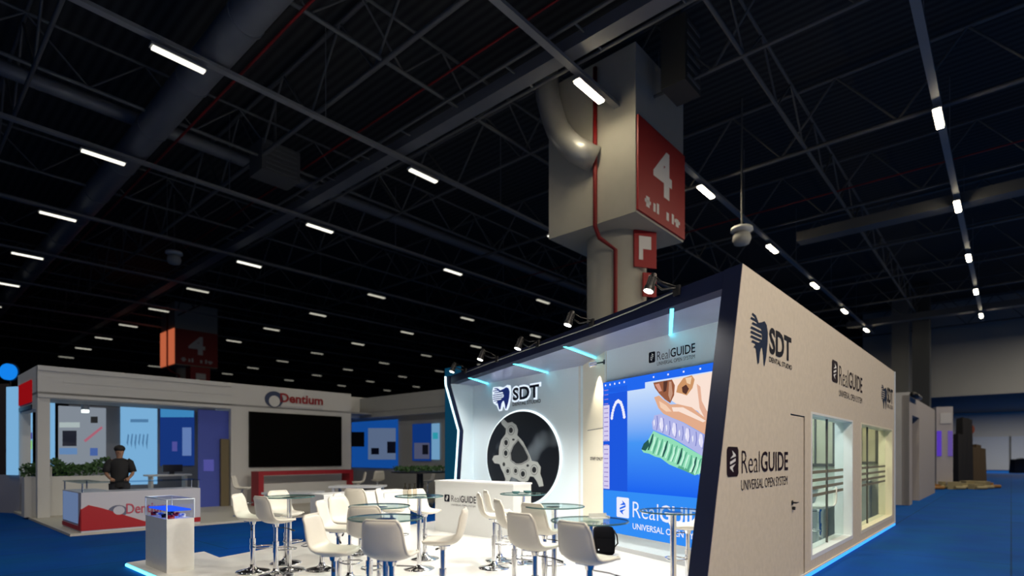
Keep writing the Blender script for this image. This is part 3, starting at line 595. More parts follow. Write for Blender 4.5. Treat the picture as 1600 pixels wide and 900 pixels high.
for k in range(17):
    x = 436+50*k*(.86+.008*k); y = 398+19*k*(.9+.012*k); w_ = 15+.5*k
    sp_(z5([(x-2, y+6), (x+5, y), (x+w_, y+10), (x+w_+8, y+60), (x+w_, y+100), (x+4, y+92), (x-8, y+50)]), 4, Lt if k % 2 else Lav)
    sp_(z5([(x+w_+2, y+6), (x+w_+8, y+8), (x+w_+12, y+60), (x+w_+4, y+108), (x+w_-2, y+108), (x+w_+6, y+60)]), 5, Lv2)
    sp_(z5([(x-6, y+44), (x+2, y+30), (x+3, y+66), (x-3, y+84)]), 5, ems('tooth_white', 245, 245, 255))
gt = [(345, 640), (362, 600), (395, 570), (430, 510), (480, 535), (560, 565), (640, 610), (720, 655), (800, 700), (1000, 810), (1250, 900), (1250, 1080), (1040, 960), (900, 870), (790, 800), (720, 822), (650, 790), (600, 770), (540, 745), (480, 700), (440, 690), (400, 670), (360, 662)]
sp_(z5(gt), 5, Grn)
random.seed(11)
for k in range(22):
    x = 405+34*k; y = 540+17.5*k+random.uniform(-8, 8); j1 = random.uniform(-8, 8)
    sp_(z5([(x+20, y-8), (x+27, y-6), (x+16+j1, y+50), (x-6+j1, y+104), (x-16, y+108), (x-4+j1, y+56)]), 6, Gr2 if k % 3 else Gd)
    sp_(z5([(x+34, y+10), (x+42, y+14), (x+34+j1, y+60), (x+14+j1, y+112), (x+4, y+112), (x+22+j1, y+60)]), 7, ems('green_light', 200, 246, 224))
sp_(z5([(345, 640), (362, 600), (395, 570), (402, 610), (375, 650)]), 6, Gd); sp_(z5([(600, 770), (650, 790), (720, 822), (715, 805), (655, 770), (610, 755)]), 6, Gr2)
ZB = lambda x0, x1, y0, y1: hb(SW, 900+x0/6.427, 900+x1/6.427, 760+y0/6.427, 760+y1/6.427)
rg_b = SW.px
text_on(a, SW, 'Real', ZB(597, 855, 150, 308), Wt, S+.004, -.006); text_on(a, SW, 'GUIDE', ZB(868, 1400, 182, 352), Wt, S+.004, .02)
text_on(a, SW, 'UNIVERSAL OPEN SYSTEM', ZB(597, 1395, 365, 425), Wt, S+.004, .012)
ib = ZB(435, 560, 103, 302); t0, t1, hh0, hh1 = ib; N = lambda pts: [(t0+(t1-t0)*x, hh0+(hh1-hh0)*y) for x, y in pts]
poly_on(a, SW, N([(.06, 0), (.94, 0), (1, .04), (1, .96), (.94, 1), (.06, 1), (0, .96), (0, .04)]), S+.004, Wt)
for P in ([(.26, .60), (.52, .73), (.44, .86), (.72, .70), (.72, .64), (.5, .62)], [(.26, .38), (.26, .47), (.74, .64), (.74, .54)], [(.28, .28), (.28, .34), (.74, .43), (.48, .29), (.56, .14)]): poly_on(a, SW, N(P), S+.0055, B1)
obj('screen_image', a, None, vw)

# arm spotlights along the fascia
sdir = Vector((FA.n.x, FA.n.y, 0))
for k, (bx, by, lab) in enumerate(((1037, 455, 'nearest and largest'), (907, 508, 'second from the stand corner'), (826, 545, 'middle one'), (765, 562, 'fourth from the stand corner'), (719, 581, 'farthest, above the left end'))):
    tt = FA.t(bx+22-4*k*.8); c = FA.pt(tt, 3.52, .0); hc = FA.pt(FA.t(bx+4), 3.0, .26)
    zz = hc.y; hh = CAMH+(HOR-by)*zz/FPX; lens = Vector((hc.x, hc.y, hh))
    ax = (Vector((.34, .12, 0))+Vector((0, 0, 1))).normalized()   # body rises from the lens
    t = thing('arm_spotlight', f'black arm spotlight on the navy fascia, {lab} of the five', 'spotlight', c, 'arm spotlights on the fascia')
    a = MB(); a.cyl(lens, lens+ax*.05, .065, .062, 20); a.cyl(lens+ax*.05, lens+ax*.17, .048, .04, 16); a.cyl(lens+ax*.17, lens+ax*.22, .045, .03, 16)
    for q in range(8):
        an = q*math.pi/4; o1 = ax.orthogonal().normalized(); o2 = ax.cross(o1); a.cyl(lens+ax*.05+(o1*math.cos(an)+o2*math.sin(an))*.045, lens+ax*.18+(o1*math.cos(an)+o2*math.sin(an))*.045, .007, seg=6)
    obj('lamp_head', a, M_black, t)
    a = MB(); a.cyl(lens-ax*.004, lens+ax*.004, .054, seg=20); obj('lens', a, emis('spot_lens', (1, .97, .85, 1), 12), t)
    a = MB(); a.tube([lens+ax*.12, FA.pt(FA.t(bx+10), hh+.02, .12), FA.pt(tt, 3.50, .03)], .012, 8); a.tube([lens+ax*.2, FA.pt(FA.t(bx+12), hh+.1, .14), FA.pt(tt, 3.52, .02)], .008, 6); obj('arm', a, M_black, t)
    a = MB(); FA.rect(a, tt-.05, tt+.05, 3.42, 3.53, 0, .03); obj('clamp', a, M_black, t)
    l = bpy.data.lights.new('arm_spot_light', 'SPOT'); l.energy = 310 if k < 3 else 220; l.spot_size = R(150); l.spot_blend = .6; l.shadow_soft_size = .05; l.color = (1, .96, .88)
    o = bpy.data.objects.new('arm_spot_light', l); C.objects.link(o); o.location = lens-ax*.02
    o.rotation_euler = (Vector((-.25, -.0, -1))+sdir*.15).to_track_quat('-Z', 'Y').to_euler()
a = MB(); a.tube([FA.pt(FA.t(x), h, .02) for x, h in ((728, 3.44), (762, 3.45), (818, 3.44), (860, 3.43), (922, 3.42), (990, 3.435), (1024, 3.45), (1062, 3.47))], .008, 6)
tag(obj('lamp_cable', a, mat('cable_grey', (.35, .35, .33, 1), .5)), 'thin cable strung along the navy fascia between the arm spotlights', 'cable')
# wall washer on the cream wall
p = CW.pt(CLn-.1, 3.14, .13); t = thing('wall_spotlight', 'small chrome spotlight at the top of the cream wall beside the video wall', 'spotlight', p)
a = MB(); a.cyl(p, p+Vector((-.12, 0, -.03)), .035, .04, 16); obj('lamp_head', a, M_chrome, t)
a = MB(); a.tube([p, CW.pt(CLn-.06, 3.16, 0)], .012); a.cyl(CW.pt(CLn-.06, 3.16, 0), CW.pt(CLn-.06, 3.16, .02), .04); obj('bracket', a, M_black, t)
l = bpy.data.lights.new('wall_washer', 'SPOT'); l.energy = 60; l.spot_size = R(80); l.spot_blend = .5; l.color = (1, .9, .7); l.shadow_soft_size = .03
o = bpy.data.objects.new('wall_washer', l); C.objects.link(o); o.location = CW.pt(CLn-.35, 3.08, .18); o.rotation_euler = Vector((.25, .15, -1)).to_track_quat('-Z', 'Y').to_euler()
# ------------------------------------------------------------------ counters and kiosk on the stand
CF = Fr((-1.565, 11.5), (.7491, -.6625))
t = thing('reception_counter', 'white reception counter with small black logo in front of the round picture', 'counter', CF.pt(1, PH, -.25))
CLEN = CF.t(802)
a = MB(); CF.rect(a, 0, CLEN, PH, 1.06, -.5, 0); bd = obj('counter_body', a, M_white2, t)
a = MB(); CF.rect(a, -.01, CLEN+.01, 1.06, 1.09, -.52, .012); obj('counter_top', a, M_white, t)
a = MB(); rg_logo(a, CF, hb(CF, 694.5, 702.7, 772.3, 783.5), hb(CF, 705.4, 719, 774, 783.8), hb(CF, 719.8, 744, 774.4, 785), hb(CF, 705, 743, 787, 789.6), M_ink, M_white, M_ink); obj('guide_wordmark', a, None, bd)
LF = Fr((-3.3, 9.9), U)
t = thing('storage_counter', 'low white box counter on the left edge of the stand behind the stools', 'counter', LF.pt(.95, PH, -.23))
a = MB(); LF.rect(a, 0, 1.9, PH, .88, -.46, 0); obj('counter_body', a, M_white2, t)
a = MB(); LF.rect(a, -.01, 1.91, .88, .905, -.47, .01); obj('counter_top', a, M_white, t)
a = MB(); LF.rect(a, .62, .628, PH+.05, .86, 0, .004); LF.rect(a, 1.26, 1.268, PH+.05, .86, 0, .004); obj('door_gaps', a, M_truss, t)
# kiosk with clear case
K0 = Vector((-4.49, 7.34, 0)); ku, kv = .33, .86
def kq(u0, u1, v0, v1, z): return [K0+hall(u0, v0, z), K0+hall(u1, v0, z), K0+hall(u1, v1, z), K0+hall(u0, v1, z)]
t = thing('display_plinth', 'white display plinth with clear acrylic case at the left tip of the stand', 'display case', K0+hall(ku/2, kv/2, PH))
a = MB(); a.prism(kq(0, ku, 0, kv, PH), (0, 0, .70)); obj('plinth_body', a, mat('plinth_white', (.80, .79, .75, 1), .5, noise=.05, nscale=20), t)
a = MB()
for q in ((0, .008, 0, kv), (ku-.008, ku, 0, kv), (0, ku, 0, .008), (0, ku, kv-.008, kv)): a.prism(kq(*q, .76), (0, 0, .25))
a.prism(kq(0, ku, 0, kv, 1.01), (0, 0, .008)); obj('acrylic_case', a, glass('acrylic', (.93, .95, .97, 1)), t)
a = MB()
for q in ((0, 0), (ku, 0), (ku, kv), (0, kv)): a.cyl(K0+hall(q[0], q[1], .76), K0+hall(q[0], q[1], 1.015), .008, seg=8)
a.tube([K0+hall(q[0], q[1], 1.015) for q in ((0, 0), (ku, 0), (ku, kv), (0, kv))], .008, 6, True); obj('polished_edges', a, mat('acrylic_edge', (.75, .82, .9, 1), .2), t)
a = MB(); a.prism(kq(.03, ku-.03, .03, kv-.03, .86), (0, 0, .02)); obj('blue_shelf', a, emis('blue_glow', lin(40, 90, 250), 1.2), t)
random.seed(3)
for k in range(7):
    u_, v_ = .08+.17*(k % 2), .1+.11*k; p = K0+hall(u_, v_, .762); nm, mm, lb = (('dental_model', M_red, 'small red'), ('dental_model', M_white, 'small white'), ('dental_model', M_black, 'small dark'))[k % 3]
    a = MB(); a.tube([p+Vector((.03*math.cos(q), .03*math.sin(q), .03)) for q in [math.pi*s/6 for s in range(-1, 8)]], .016, 8); a.cyl(p, p+Vector((0, 0, .02)), .045, .04, 14)
    tag(obj(nm, a, mm), f'{lb} dental model in the acrylic case, {ORD[k]} from the near corner', 'dental model', 'dental models in the case')

# ------------------------------------------------------------------ bar stools
SH = .735-PH
def make_stool():
    t = thing('bar_stool', '', 'bar stool', (0, 0, 0), 'white bar stools')
    P = [(.185, .018, .150), (.17, .0, .168), (.10, -.008, .180), (0, -.010, .185), (-.08, -.004, .186), (-.135, .018, .186), (-.17, .06, .184), (-.19, .12, .178), (-.203, .19, .172), (-.214, .25, .162), (-.220, .295, .150), (-.221, .318, .128)]
    n = len(P); W = 9; top = []; bot = []
    for i, (x, z, w_) in enumerate(P):
        q0 = P[max(0, i-1)]; q1 = P[min(n-1, i+1)]; d = Vector((q1[0]-q0[0], q1[1]-q0[1])).normalized(); nr = Vector((d.y, -d.x))   # towards sitter
        th = .05 if 0 < i < n-1 else .026
        for k in range(W):
            s = k/(W-1)*2-1; c = .030*abs(s)**2.2*(1 if 2 <= i <= n-3 else .5); e = 1-.55*abs(s)**6
            cx, cz = x+nr.x*c, z+nr.y*c
            top.append((cx+nr.x*th*.5*e, s*w_, SH+.025+cz+nr.y*th*.5*e)); bot.append((cx-nr.x*th*.5*e, s*w_, SH+.025+cz-nr.y*th*.5*e))
    vs = top+bot; B = n*W; fs = []
    for i in range(n-1):
        for k in range(W-1):
            q = i*W+k; fs.append((q, q+1, q+W+1, q+W)); fs.append((B+q, B+q+W, B+q+W+1, B+q+1))
    for i in range(n-1): fs.append((i*W, (i+1)*W, B+(i+1)*W, B+i*W)); fs.append((i*W+W-1, B+i*W+W-1, B+(i+1)*W+W-1, (i+1)*W+W-1))
    for k in range(W-1): fs.append((k, B+k, B+k+1, k+1)); q = (n-1)*W+k; fs.append((q, q+1, B+q+1, B+q))
    a = MB(); a.add(vs, fs, None, True); so = obj('seat_shell', a, M_leather, t)
    md = so.modifiers.new('soften', 'SUBSURF'); md.levels = 1; md.render_levels = 1
    a = MB(); edge = [Vector(top[i*W])*.5+Vector(bot[i*W])*.5 for i in range(n)]+[Vector(top[(n-1)*W+k])*.5+Vector(bot[(n-1)*W+k])*.5 for k in range(1, W-1)]+[Vector(top[i*W+W-1])*.5+Vector(bot[i*W+W-1])*.5 for i in range(n-1, -1, -1)]
    a.tube(edge, .012, 6); obj('piping', a, M_leather, t)
    a = MB(); a.box((0, 0, SH+.002), (.16, .16, .016)); a.cyl((0, 0, SH-.05), (0, 0, SH), .034, .045, 16); obj('seat_plate', a, M_chrome, t)
    a = MB(); a.cyl((0, 0, .03), (0, 0, .42), .032, seg=20); a.cyl((0, 0, .42), (0, 0, SH-.02), .024, seg=20); a.cyl((0, 0, .38), (0, 0, .44), .037, seg=20); obj('column', a, M_chrome, t)
    a = MB(); a.lathe([(.215, 0), (.215, .008), (.20, .016), (.13, .030), (.07, .045), (.042, .07), (.036, .10)], (0, 0, 0), 36); obj('base', a, M_chrome, t)
    a = MB(); y = .33; pts = [(.02, .03), (.10, .11), (.20, .13), (.245, .08), (.25, 0), (.245, -.08), (.20, -.13), (.10, -.11), (.02, -.03)]
    a.tube([(p[0], p[1], y) for p in pts], .0095, 8); a.cyl((0, 0, y-.03), (0, 0, y+.03), .038, seg=16); obj('footrest', a, M_chrome, t)
    a = MB(); a.tube([(.0, -.04, SH-.05), (.05, -.16, SH-.06), (.10, -.25, SH-.09)], .006, 6); a.tube([(.075, -.20, SH-.075), (.10, -.25, SH-.09)], .010, 8); obj('lever', a, M_black, t)
    return t
proto = make_stool()
stools = [
 (395, 7.46, 0, 'white bar stool furthest left, seen from the side facing right'),
 (431, 7.19, 55, 'white bar stool at the leftmost glass table with its back to the camera'),
 (447, 8.04, -35, 'white bar stool directly behind the leftmost glass table'),
 (664, 8.38, -40, 'white bar stool standing just left of the reception counter'),
 (522, 4.9, -5, 'large near white bar stool left of the lower double glass tables, side view facing right'),
 (612, 4.68, 78, 'near white bar stool in front of the low glass table with its back square on'),
 (529, 6.38, 0, 'white bar stool just behind the large side-on stool at centre left, facing right'),
 (547, 6.95, -25, 'white bar stool at the left rim of the upper of the two overlapping glass tables'),
 (503, 7.6, 180, 'white bar stool in front of the low box counter, facing left'),
 (563, 8.8, 80, 'white bar stool in the back row before the box counter, back to the camera'),
 (612, 8.57, 0, 'white bar stool in the back row facing right behind the overlapping tables'),
 (577, 5.9, 90, 'white bar stool hidden under the two overlapping glass tables, back to the camera'),
 (692, 5.47, 180, 'white bar stool facing left below the reception counter logo'),
 (772, 7.7, 8, 'white bar stool in front of the right end of the reception counter, facing right'),
 (781, 8.25, 12, 'white bar stool furthest back beside the right end of the reception counter'),
 (804, 6.6, 15, 'white bar stool half hidden behind a nearer one, left of the middle glass table'),
 (836, 5.15, 45, 'white bar stool below the middle glass table, back turned, left of two similar ones'),
 (851, 6.17, 45, 'white bar stool at the middle glass table, back turned, behind two nearer ones'),
 (921, 4.51, 42, 'nearest white bar stool at the right, back turned, lever showing at its seat'),
 (1075, 6.6, 180, 'white bar stool partly hidden behind the slanted navy edge, before the video wall')]
for i, (x, z, th, lab) in enumerate(stools):
    o = proto if i == 0 else copy_tree(proto)
    o.location = ((x-800)/FPX*z, z, PH); o.rotation_euler = (0, 0, R(th)); o['label'] = lab
o = copy_tree(proto); o.location = RW.pt(4.45, PH, -.34); o.rotation_euler = (0, 0, R(200)); o['label'] = 'white bar stool inside the room behind the nearer stand window'; 
# ------------------------------------------------------------------ glass tables
def make_table():
    t = thing('glass_table', '', 'table', (0, 0, 0), 'round glass bar tables'); H = 1.05-PH
    a = MB(); a.lathe([(.325, 0), (.33, .003), (.33, .011), (.325, .014)], (0, 0, H-.014), 48, M_edge); 
    a = MB(); n = 48; vs = []
    for r, z in ((.326, H-.014), (.330, H-.010), (.330, H-.004), (.326, H)):
        for k in range(n): vs.append((r*math.cos(2*math.pi*k/n), r*math.sin(2*math.pi*k/n), z))
    a.add(vs, [(i*n+k, i*n+(k+1) % n, (i+1)*n+(k+1) % n, (i+1)*n+k) for i in range(3) for k in range(n)], M_edge, True); a.add(vs, [list(range(n))[::-1], list(range(3*n, 4*n))], M_tglass); obj('glass_top', a, None, t)
    a = MB(); a.cyl((0, 0, .03), (0, 0, H-.03), .030, seg=20); obj('column', a, M_chrome, t)
    a = MB(); a.cyl((0, 0, H-.03), (0, 0, H-.0145), .08, .09, 24); obj('top_plate', a, M_chrome, t)
    a = MB(); a.lathe([(.21, 0), (.21, .008), (.19, .016), (.10, .03), (.04, .045), (.032, .06)], (0, 0, 0), 36); obj('base', a, M_chrome, t)
    return t
tp = make_table()
tables = [(452, 7.55, 'round glass bar table furthest left, beside the plinth'), (655, 7.64, 'round glass bar table just left of the reception counter logo'), (603, 5.0, 'lower and nearer of the two overlapping round glass tables at centre left'), (593, 6.14, 'upper and farther of the two overlapping round glass tables at centre left'), (817, 8.08, 'round glass bar table in front of the lower edge of the round picture'), (866, 6.14, 'round glass bar table in the middle, between the round picture and the black bag'), (921, 4.78, 'large near round glass bar table in front of the black bag'), (1052, 5.6, 'round glass bar table cut off by the slanted navy edge at right')]
for i, (x, z, lab) in enumerate(tables):
    o = tp if i == 0 else copy_tree(tp); o.location = ((x-800)/FPX*z, z, PH); o['label'] = lab
def small(name, lab, cat, x, z, fn, m):
    p = Vector(((x-800)/FPX*z, z, 1.0505)); a = MB(); fn(a, p); return tag(obj(name, a, m), lab, cat)
small('leaflet_tray', 'clear leaflet tray on the large near glass table', 'tray', 935, 4.9, lambda a, p: (a.box(p+Vector((0, 0, .004)), (.16, .11, .008), .2), a.box(p+Vector((0, .05, .022)), (.16, .006, .036), .2), a.box(p+Vector((.078, .0, .014)), (.006, .1, .02), .2)), mat('tray_clear', (.75, .78, .76, 1), .2))
for k, (x, z) in enumerate(((640, 7.5), (648, 7.62), (633, 7.66))):
    def fn(a, p): a.lathe([(.028, 0), (.03, .01), (.030, .085), (.014, .12), (.014, .15), (.017, .152), (.017, .17)], p, 16)
    small('small_bottle', 'little clear bottle on the glass table by the reception counter, ' + ['nearest of the three', 'rightmost of the three', 'leftmost of the three'][k], 'bottle', x, z, fn, glass('bottle_glass', (.75, .72, .66, 1)))
for k, (x, z) in enumerate(((806, 8.0), (824, 8.15))):
    small('glass_ashtray', 'small clear bowl on the glass table below the round picture, ' + ['left one', 'right one'][k], 'bowl', x, z, lambda a, p: a.lathe([(.03, 0), (.05, .012), (.06, .035), (.052, .035), (.04, .012)], p, 20), M_edge)
# black backpack on the floor
p = Vector(((943-800)/FPX*8.75, 8.75, PH)); t = thing('black_backpack', 'black bag standing on the stand floor against the foot of the video wall', 'bag', p)
a = MB(); vs = []; sec = [(0, .8), (.03, .95), (.12, 1), (.25, 1), (.36, .95), (.42, .8), (.44, .5)]
for z, s in sec:
    for k in range(24):
        an = 2*math.pi*k/24; cx_ = math.copysign(abs(math.cos(an))**.6, math.cos(an)); sy = math.copysign(abs(math.sin(an))**.6, math.sin(an)); vs.append(p+Vector((.175*s*cx_, .12*s*sy, z)))
a.add(vs, [(i*24+k, i*24+(k+1) % 24, (i+1)*24+(k+1) % 24, (i+1)*24+k) for i in range(len(sec)-1) for k in range(24)], None, True); a.add(vs, [list(range(24))[::-1], list(range(144, 168))]); obj('bag_body', a, mat('black_fabric', (.004, .004, .005, 1), .8), t)
a = MB(); a.box(p+Vector((0, -.125, .16)), (.24, .05, .20)); obj('front_pocket', a, MATS['black_fabric'], t)
a = MB(); a.tube([p+Vector((.16, 0, .38)), p+Vector((.21, 0, .28)), p+Vector((.22, 0, .17)), p+Vector((.16, 0, .10))], .012, 8); a.tube([p+Vector((-.04, 0, .43)), p+Vector((-.03, 0, .48)), p+Vector((.03, 0, .48)), p+Vector((.04, 0, .43))], .008, 6); obj('strap', a, M_black, t)
a = MB(); a.cyl(p+Vector((-.10, -.151, .10)), p+Vector((-.10, -.158, .10)), .012, seg=12); obj('badge', a, M_chrome, t)
# desk and inner glazing inside the rooms
DK = Fr(RW.pt(0, 0, -.62)[:2], U); k0, k1 = DK.t(1279), DK.t(1318)
t = thing('writing_desk', 'grey desk with sloping end panel in the room behind the nearer stand window', 'desk', DK.pt((k0+k1)/2, PH, -.2))
a = MB(); DK.slab(a, [(k0, PH), (k1, PH), (k0+.25, .80), (k0, .80)], -.03, 0); obj('side_panel', a, mat('slate_grey', (.22, .26, .33, 1), .5), t)
a = MB(); DK.rect(a, k0-.05, k0+.75, .80, .83, -.27, .04); obj('desk_top', a, M_white, t)
GZ = Fr(RW.pt(0, 0, -.95)[:2], U)
for (g0, g1, lab) in ((2.6, 5.4, 'slim framed inner glass screen in the room behind the nearer stand window'), (5.6, 9.5, 'slim framed inner glass screen in the room behind the farther stand window')):
    t = thing('inner_glass_screen', lab, 'glass screen', GZ.pt((g0+g1)/2, PH, 0)); a = MB(); n_ = 4
    for k in range(n_+1): x_ = g0+(g1-g0)*k/n_; GZ.rect(a, x_-.02, x_+.02, PH, 3.0, -.04, 0)
    for hh in (PH, 1.35, 2.2, 2.96): GZ.rect(a, g0, g1, hh, hh+.04, -.04, 0)
    GZ.slab(a, [(g0+.3, 1.0), (g0+.36, 1.0), (g0+1.5, 2.1), (g0+1.44, 2.1)], -.05, -.01)
    obj('screen_frame', a, M_chrome, t)
    a = MB(); GZ.rect(a, g0, g1, PH+.04, 2.96, -.022, -.018); obj('glass', a, M_glass, t)
for (c_, m_, lab, tn) in ((5.44, 1, 'pale cabinet against the cross wall behind the nearer stand window', 0), (9.58, 2, 'pale cabinet against the end wall behind the farther stand window', 0)):
    CWf = Fr(RW.pt(c_, 0, -.30)[:2], -V*-1 if False else V*-1); t = thing('wall_cabinet', lab, 'cabinet', RW.pt(c_-.2, PH, -.6))
    a = MB(); q = [RW.pt(c_-.35, PH, -.95), RW.pt(c_, PH, -.95), RW.pt(c_, PH, -.42), RW.pt(c_-.35, PH, -.42)]; a.prism(q, (0, 0, .95)); obj('cabinet_body', a, mat('cabinet_grey', (.35, .38, .38, 1), .5), t)
    a = MB(); q = [RW.pt(c_-.37, 1.01, -.97), RW.pt(c_, 1.01, -.97), RW.pt(c_, 1.01, -.40), RW.pt(c_-.37, 1.01, -.40)]; a.prism(q, (0, 0, .03)); obj('cabinet_top', a, M_white, t)
for (c_, lab) in ((5.44, 'framed light panel on the cross wall behind the nearer stand window'), (9.58, 'framed light panel on the end wall behind the farther stand window')):
    t = thing('framed_panel', lab, 'wall panel', RW.pt(c_, 1.4, -.5)); a = MB()
    for (o0, o1, hh0, hh1) in ((-.95, -.90, 1.4, 2.6), (-.35, -.30, 1.4, 2.6), (-.95, -.30, 1.4, 1.45), (-.95, -.30, 2.55, 2.6), (-.64, -.61, 1.4, 2.6)):
        a.prism([RW.pt(c_-.03, hh0, o0), RW.pt(c_, hh0, o0), RW.pt(c_, hh0, o1), RW.pt(c_-.03, hh0, o1)], (0, 0, hh1-hh0))
    obj('frame', a, M_truss, t); a = MB(); a.prism([RW.pt(c_-.015, 1.45, -.9), RW.pt(c_, 1.45, -.9), RW.pt(c_, 1.45, -.35), RW.pt(c_-.015, 1.45, -.35)], (0, 0, 1.1)); obj('panel', a, mat('panel_cream', (.62, .58, .44, 1), .6), t)
# ------------------------------------------------------------------ neighbouring stand on the left
AF = Fr((-11.6, 13.8), U); AO = Vector((-11.6, 13.8, 0))
M_bw = mat('stand_grey_white', (.62, .62, .61, 1), .6); M_bb = mat('stand_backing', (.48, .48, .50, 1), .6)
st = thing('neighbour_stand', 'large white trade stand at left with deep header and open front', 'exhibition stand', AF.pt(4, 0, -2))
TW0, TW1 = AF.t(361), AF.t(548.5); DEP = 2.84
a = MB(); e = [AF.pt(-.1, 0, .0), AF.pt(-.1, 0, 4.0), AF.pt(8.0, 0, 4.3), AF.pt(13, 0, 1.2), AF.pt(13, 0, -3.5), AF.pt(-.1, 0, -3.5)]
a.prism(e[::-1], (0, 0, .05)); obj('stand_floor', a, mat('beige_stand_floor', (.55, .52, .44, 1), .6), st)
a = MB(); AF.rect(a, 0, TW0, 3.0, 3.8, -.2, 0); AF.rect(a, 0, TW0, 3.02, 3.10, 0, .05); AF.rect(a, .5, TW0, 3.42, 3.47, 0, .012, M_bb); AF.rect(a, 0, TW0, 3.68, 3.8, 0, .03)
hd = obj('header', a, None, st); hd.data.materials.clear(); hd.data.materials.append(M_bw); hd.data.materials.append(mat('groove_grey', (.3, .3, .31, 1), .6)); 
for p in hd.data.polygons: p.material_index = 0
AL = Fr(tuple((AO+hall(0, DEP))[:2]), -V)
a = MB(); AL.rect(a, 0, DEP, 2.75, 3.8, -.2, 0); sh = obj('side_header', a, M_bw, st)
a = MB(); AL.rect(a, .3, DEP-.7, 2.95, 3.5, 0, .03, emis('red_letters', lin(150, 14, 20), .8)); AL.rect(a, .3, DEP-.7, 2.78, 2.88, 0, .02, M_black); obj('red_header_sign', a, None, sh)
for nm, u_, v_ in (('corner_post', .12, .12), ('corner_post', .12, DEP-.12)):
    a = MB(); a.box(AO+hall(u_, v_, 1.53), (.24, .24, 2.95), RZU); obj(nm, a, M_bw, st)
a = MB(); a.prism([AO+hall(*q, 3.1) for q in ((0, 0), (13, 0), (13, DEP), (0, DEP))], (0, 0, .06)); obj('canopy', a, mat('canopy_grey', (.30, .30, .30, 1), .7), st)
AB = Fr(tuple((AO+hall(0, DEP+.3))[:2]), U)
a = MB(); AB.rect(a, 1.2, 12, .05, 3.1, -.1, 0); obj('back_wall', a, mat('stand_slate', (.16, .17, .20, 1), .6), st)
# screen wall with the big dark television
a = MB(); AF.rect(a, TW0, TW1, .05, 3.8, -1.2, 0); tw = obj('television_wall', a, M_bw, st)
a = MB(); AF.rect(a, TW1, 13, 3.0, 3.8, -1.0, -.8); obj('rear_header', a, M_bw, st)
a = MB()
AF.slab(a, [(lambda c: (c[0]+.30*math.cos(k*math.pi/12), c[1]+.26*math.sin(k*math.pi/12)))(AF.at(428, 624)) for k in range(24)], 0, .03, mat('emblem_blue', (.03, .05, .12, 1), .5))
AF.slab(a, [(lambda c: (c[0]+.18*math.cos(k*math.pi/12), c[1]+.18*math.sin(k*math.pi/12)))(AF.at(428, 627)) for k in range(24)], .03, .04, M_bw)
text_on(a, AF, 'Dentium', AF.px(437, 504, 614, 628.5), mat('letter_red', lin(150, 22, 30), .5), .03, .03)
AF.rect(a, *AF.px(438, 503, 633.5, 636.5), 0, .02, M_bb); obj('header_lettering', a, None, tw)
t = thing('television', 'very large black television on the white wall of the left neighbouring stand', 'television', AF.pt(AF.t(460), 1.2, .05))
b4 = (AF.t(388.5), AF.t(532), AF.at(388.5, 730)[1], AF.at(388.5, 643)[1])
a = MB(); AF.rect(a, *b4, .0, .08); obj('bezel', a, mat('tv_black', (.004, .004, .004, 1), .5), t)
a = MB(); AF.rect(a, b4[0]+.04, b4[1]-.04, b4[2]+.04, b4[3]-.04, .08, .084); obj('screen', a, mat('tv_screen', (.0015, .0015, .0015, 1), .7), t)
# red framed table
t = thing('red_framed_counter', 'long low counter with a red frame in front of the large television', 'counter', AF.pt(6.5, .05, 1.3))
RF = Fr(AF.pt(0, 0, .9)[:2], U); r0, r1 = RF.t(404), RF.t(552)
a = MB(); RF.rect(a, r0, r1, .98, 1.10, -.5, 0); RF.rect(a, r0, r0+.16, .05, .98, -.5, 0); RF.rect(a, r1-.14, r1, .05, .98, -.5, 0); obj('red_frame', a, mat('frame_red', lin(160, 24, 40), .5), t)
a = MB(); RF.rect(a, r0+.16, r1-.14, .05, .72, -.45, -.2); obj('white_front', a, M_bw, t)
# posters and panels inside the neighbouring stand
def panel(F, name, lab, cat, box, m, extra=(), off=.0, th=.05):
    p = F.pt((box[0]+box[1])/2, box[2], off); t = thing(name, lab, cat, p)
    a = MB(); F.rect(a, *box, off, off+th); obj('board', a, m, t)
    if extra:
        a = MB()
        for (q, mm, k) in extra:
            F.slab(a, [F.at(x, y) for x, y in q], off+th, off+th+.004*k, mm)
        obj('print', a, None, t)
    return t
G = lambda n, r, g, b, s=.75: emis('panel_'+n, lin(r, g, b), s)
q4 = lambda x0, x1, y0, y1: [(x0, y1), (x1, y1), (x1, y0), (x0, y0)]
Dm = mat('print_navy', (.01, .015, .05, 1), .5); Lb = G('lightblue', 132, 190, 235, .8)
panel(AB, 'lit_banner', 'tall pale blue lit banner with wave drawing behind the seated person', 'banner', AB.px(188, 245, 634, 758), Lb, [(q4(203, 231, 655, 660), G('wave', 90, 140, 185), 1)]+[([(197+6*k, 692), (199+6*k, 697+3*(k % 3)), (201+6*k, 680-2*(k % 2)), (199+6*k, 678)], G('wave', 90, 140, 185), 1) for k in range(6)])
panel(AB, 'wall_poster', 'white wall poster with dark square and pink stroke at left behind the plants', 'poster', AB.px(91, 165, 634, 726), G('poster', 150, 160, 172, .7), [(q4(97, 119, 673, 697), Dm, 1), (q4(141, 152, 651, 661), M_black, 1), (q4(92, 124, 660, 668), G('strip', 190, 205, 205), 1), ([(130, 688), (133, 691), (160, 669), (158, 666)], G('pink', 190, 110, 130), 1), (q4(140, 152, 700, 712), G('bluepatch', 80, 110, 180), 1), (q4(92, 120, 700, 710), G('bluepatch2', 110, 150, 200), 1)])
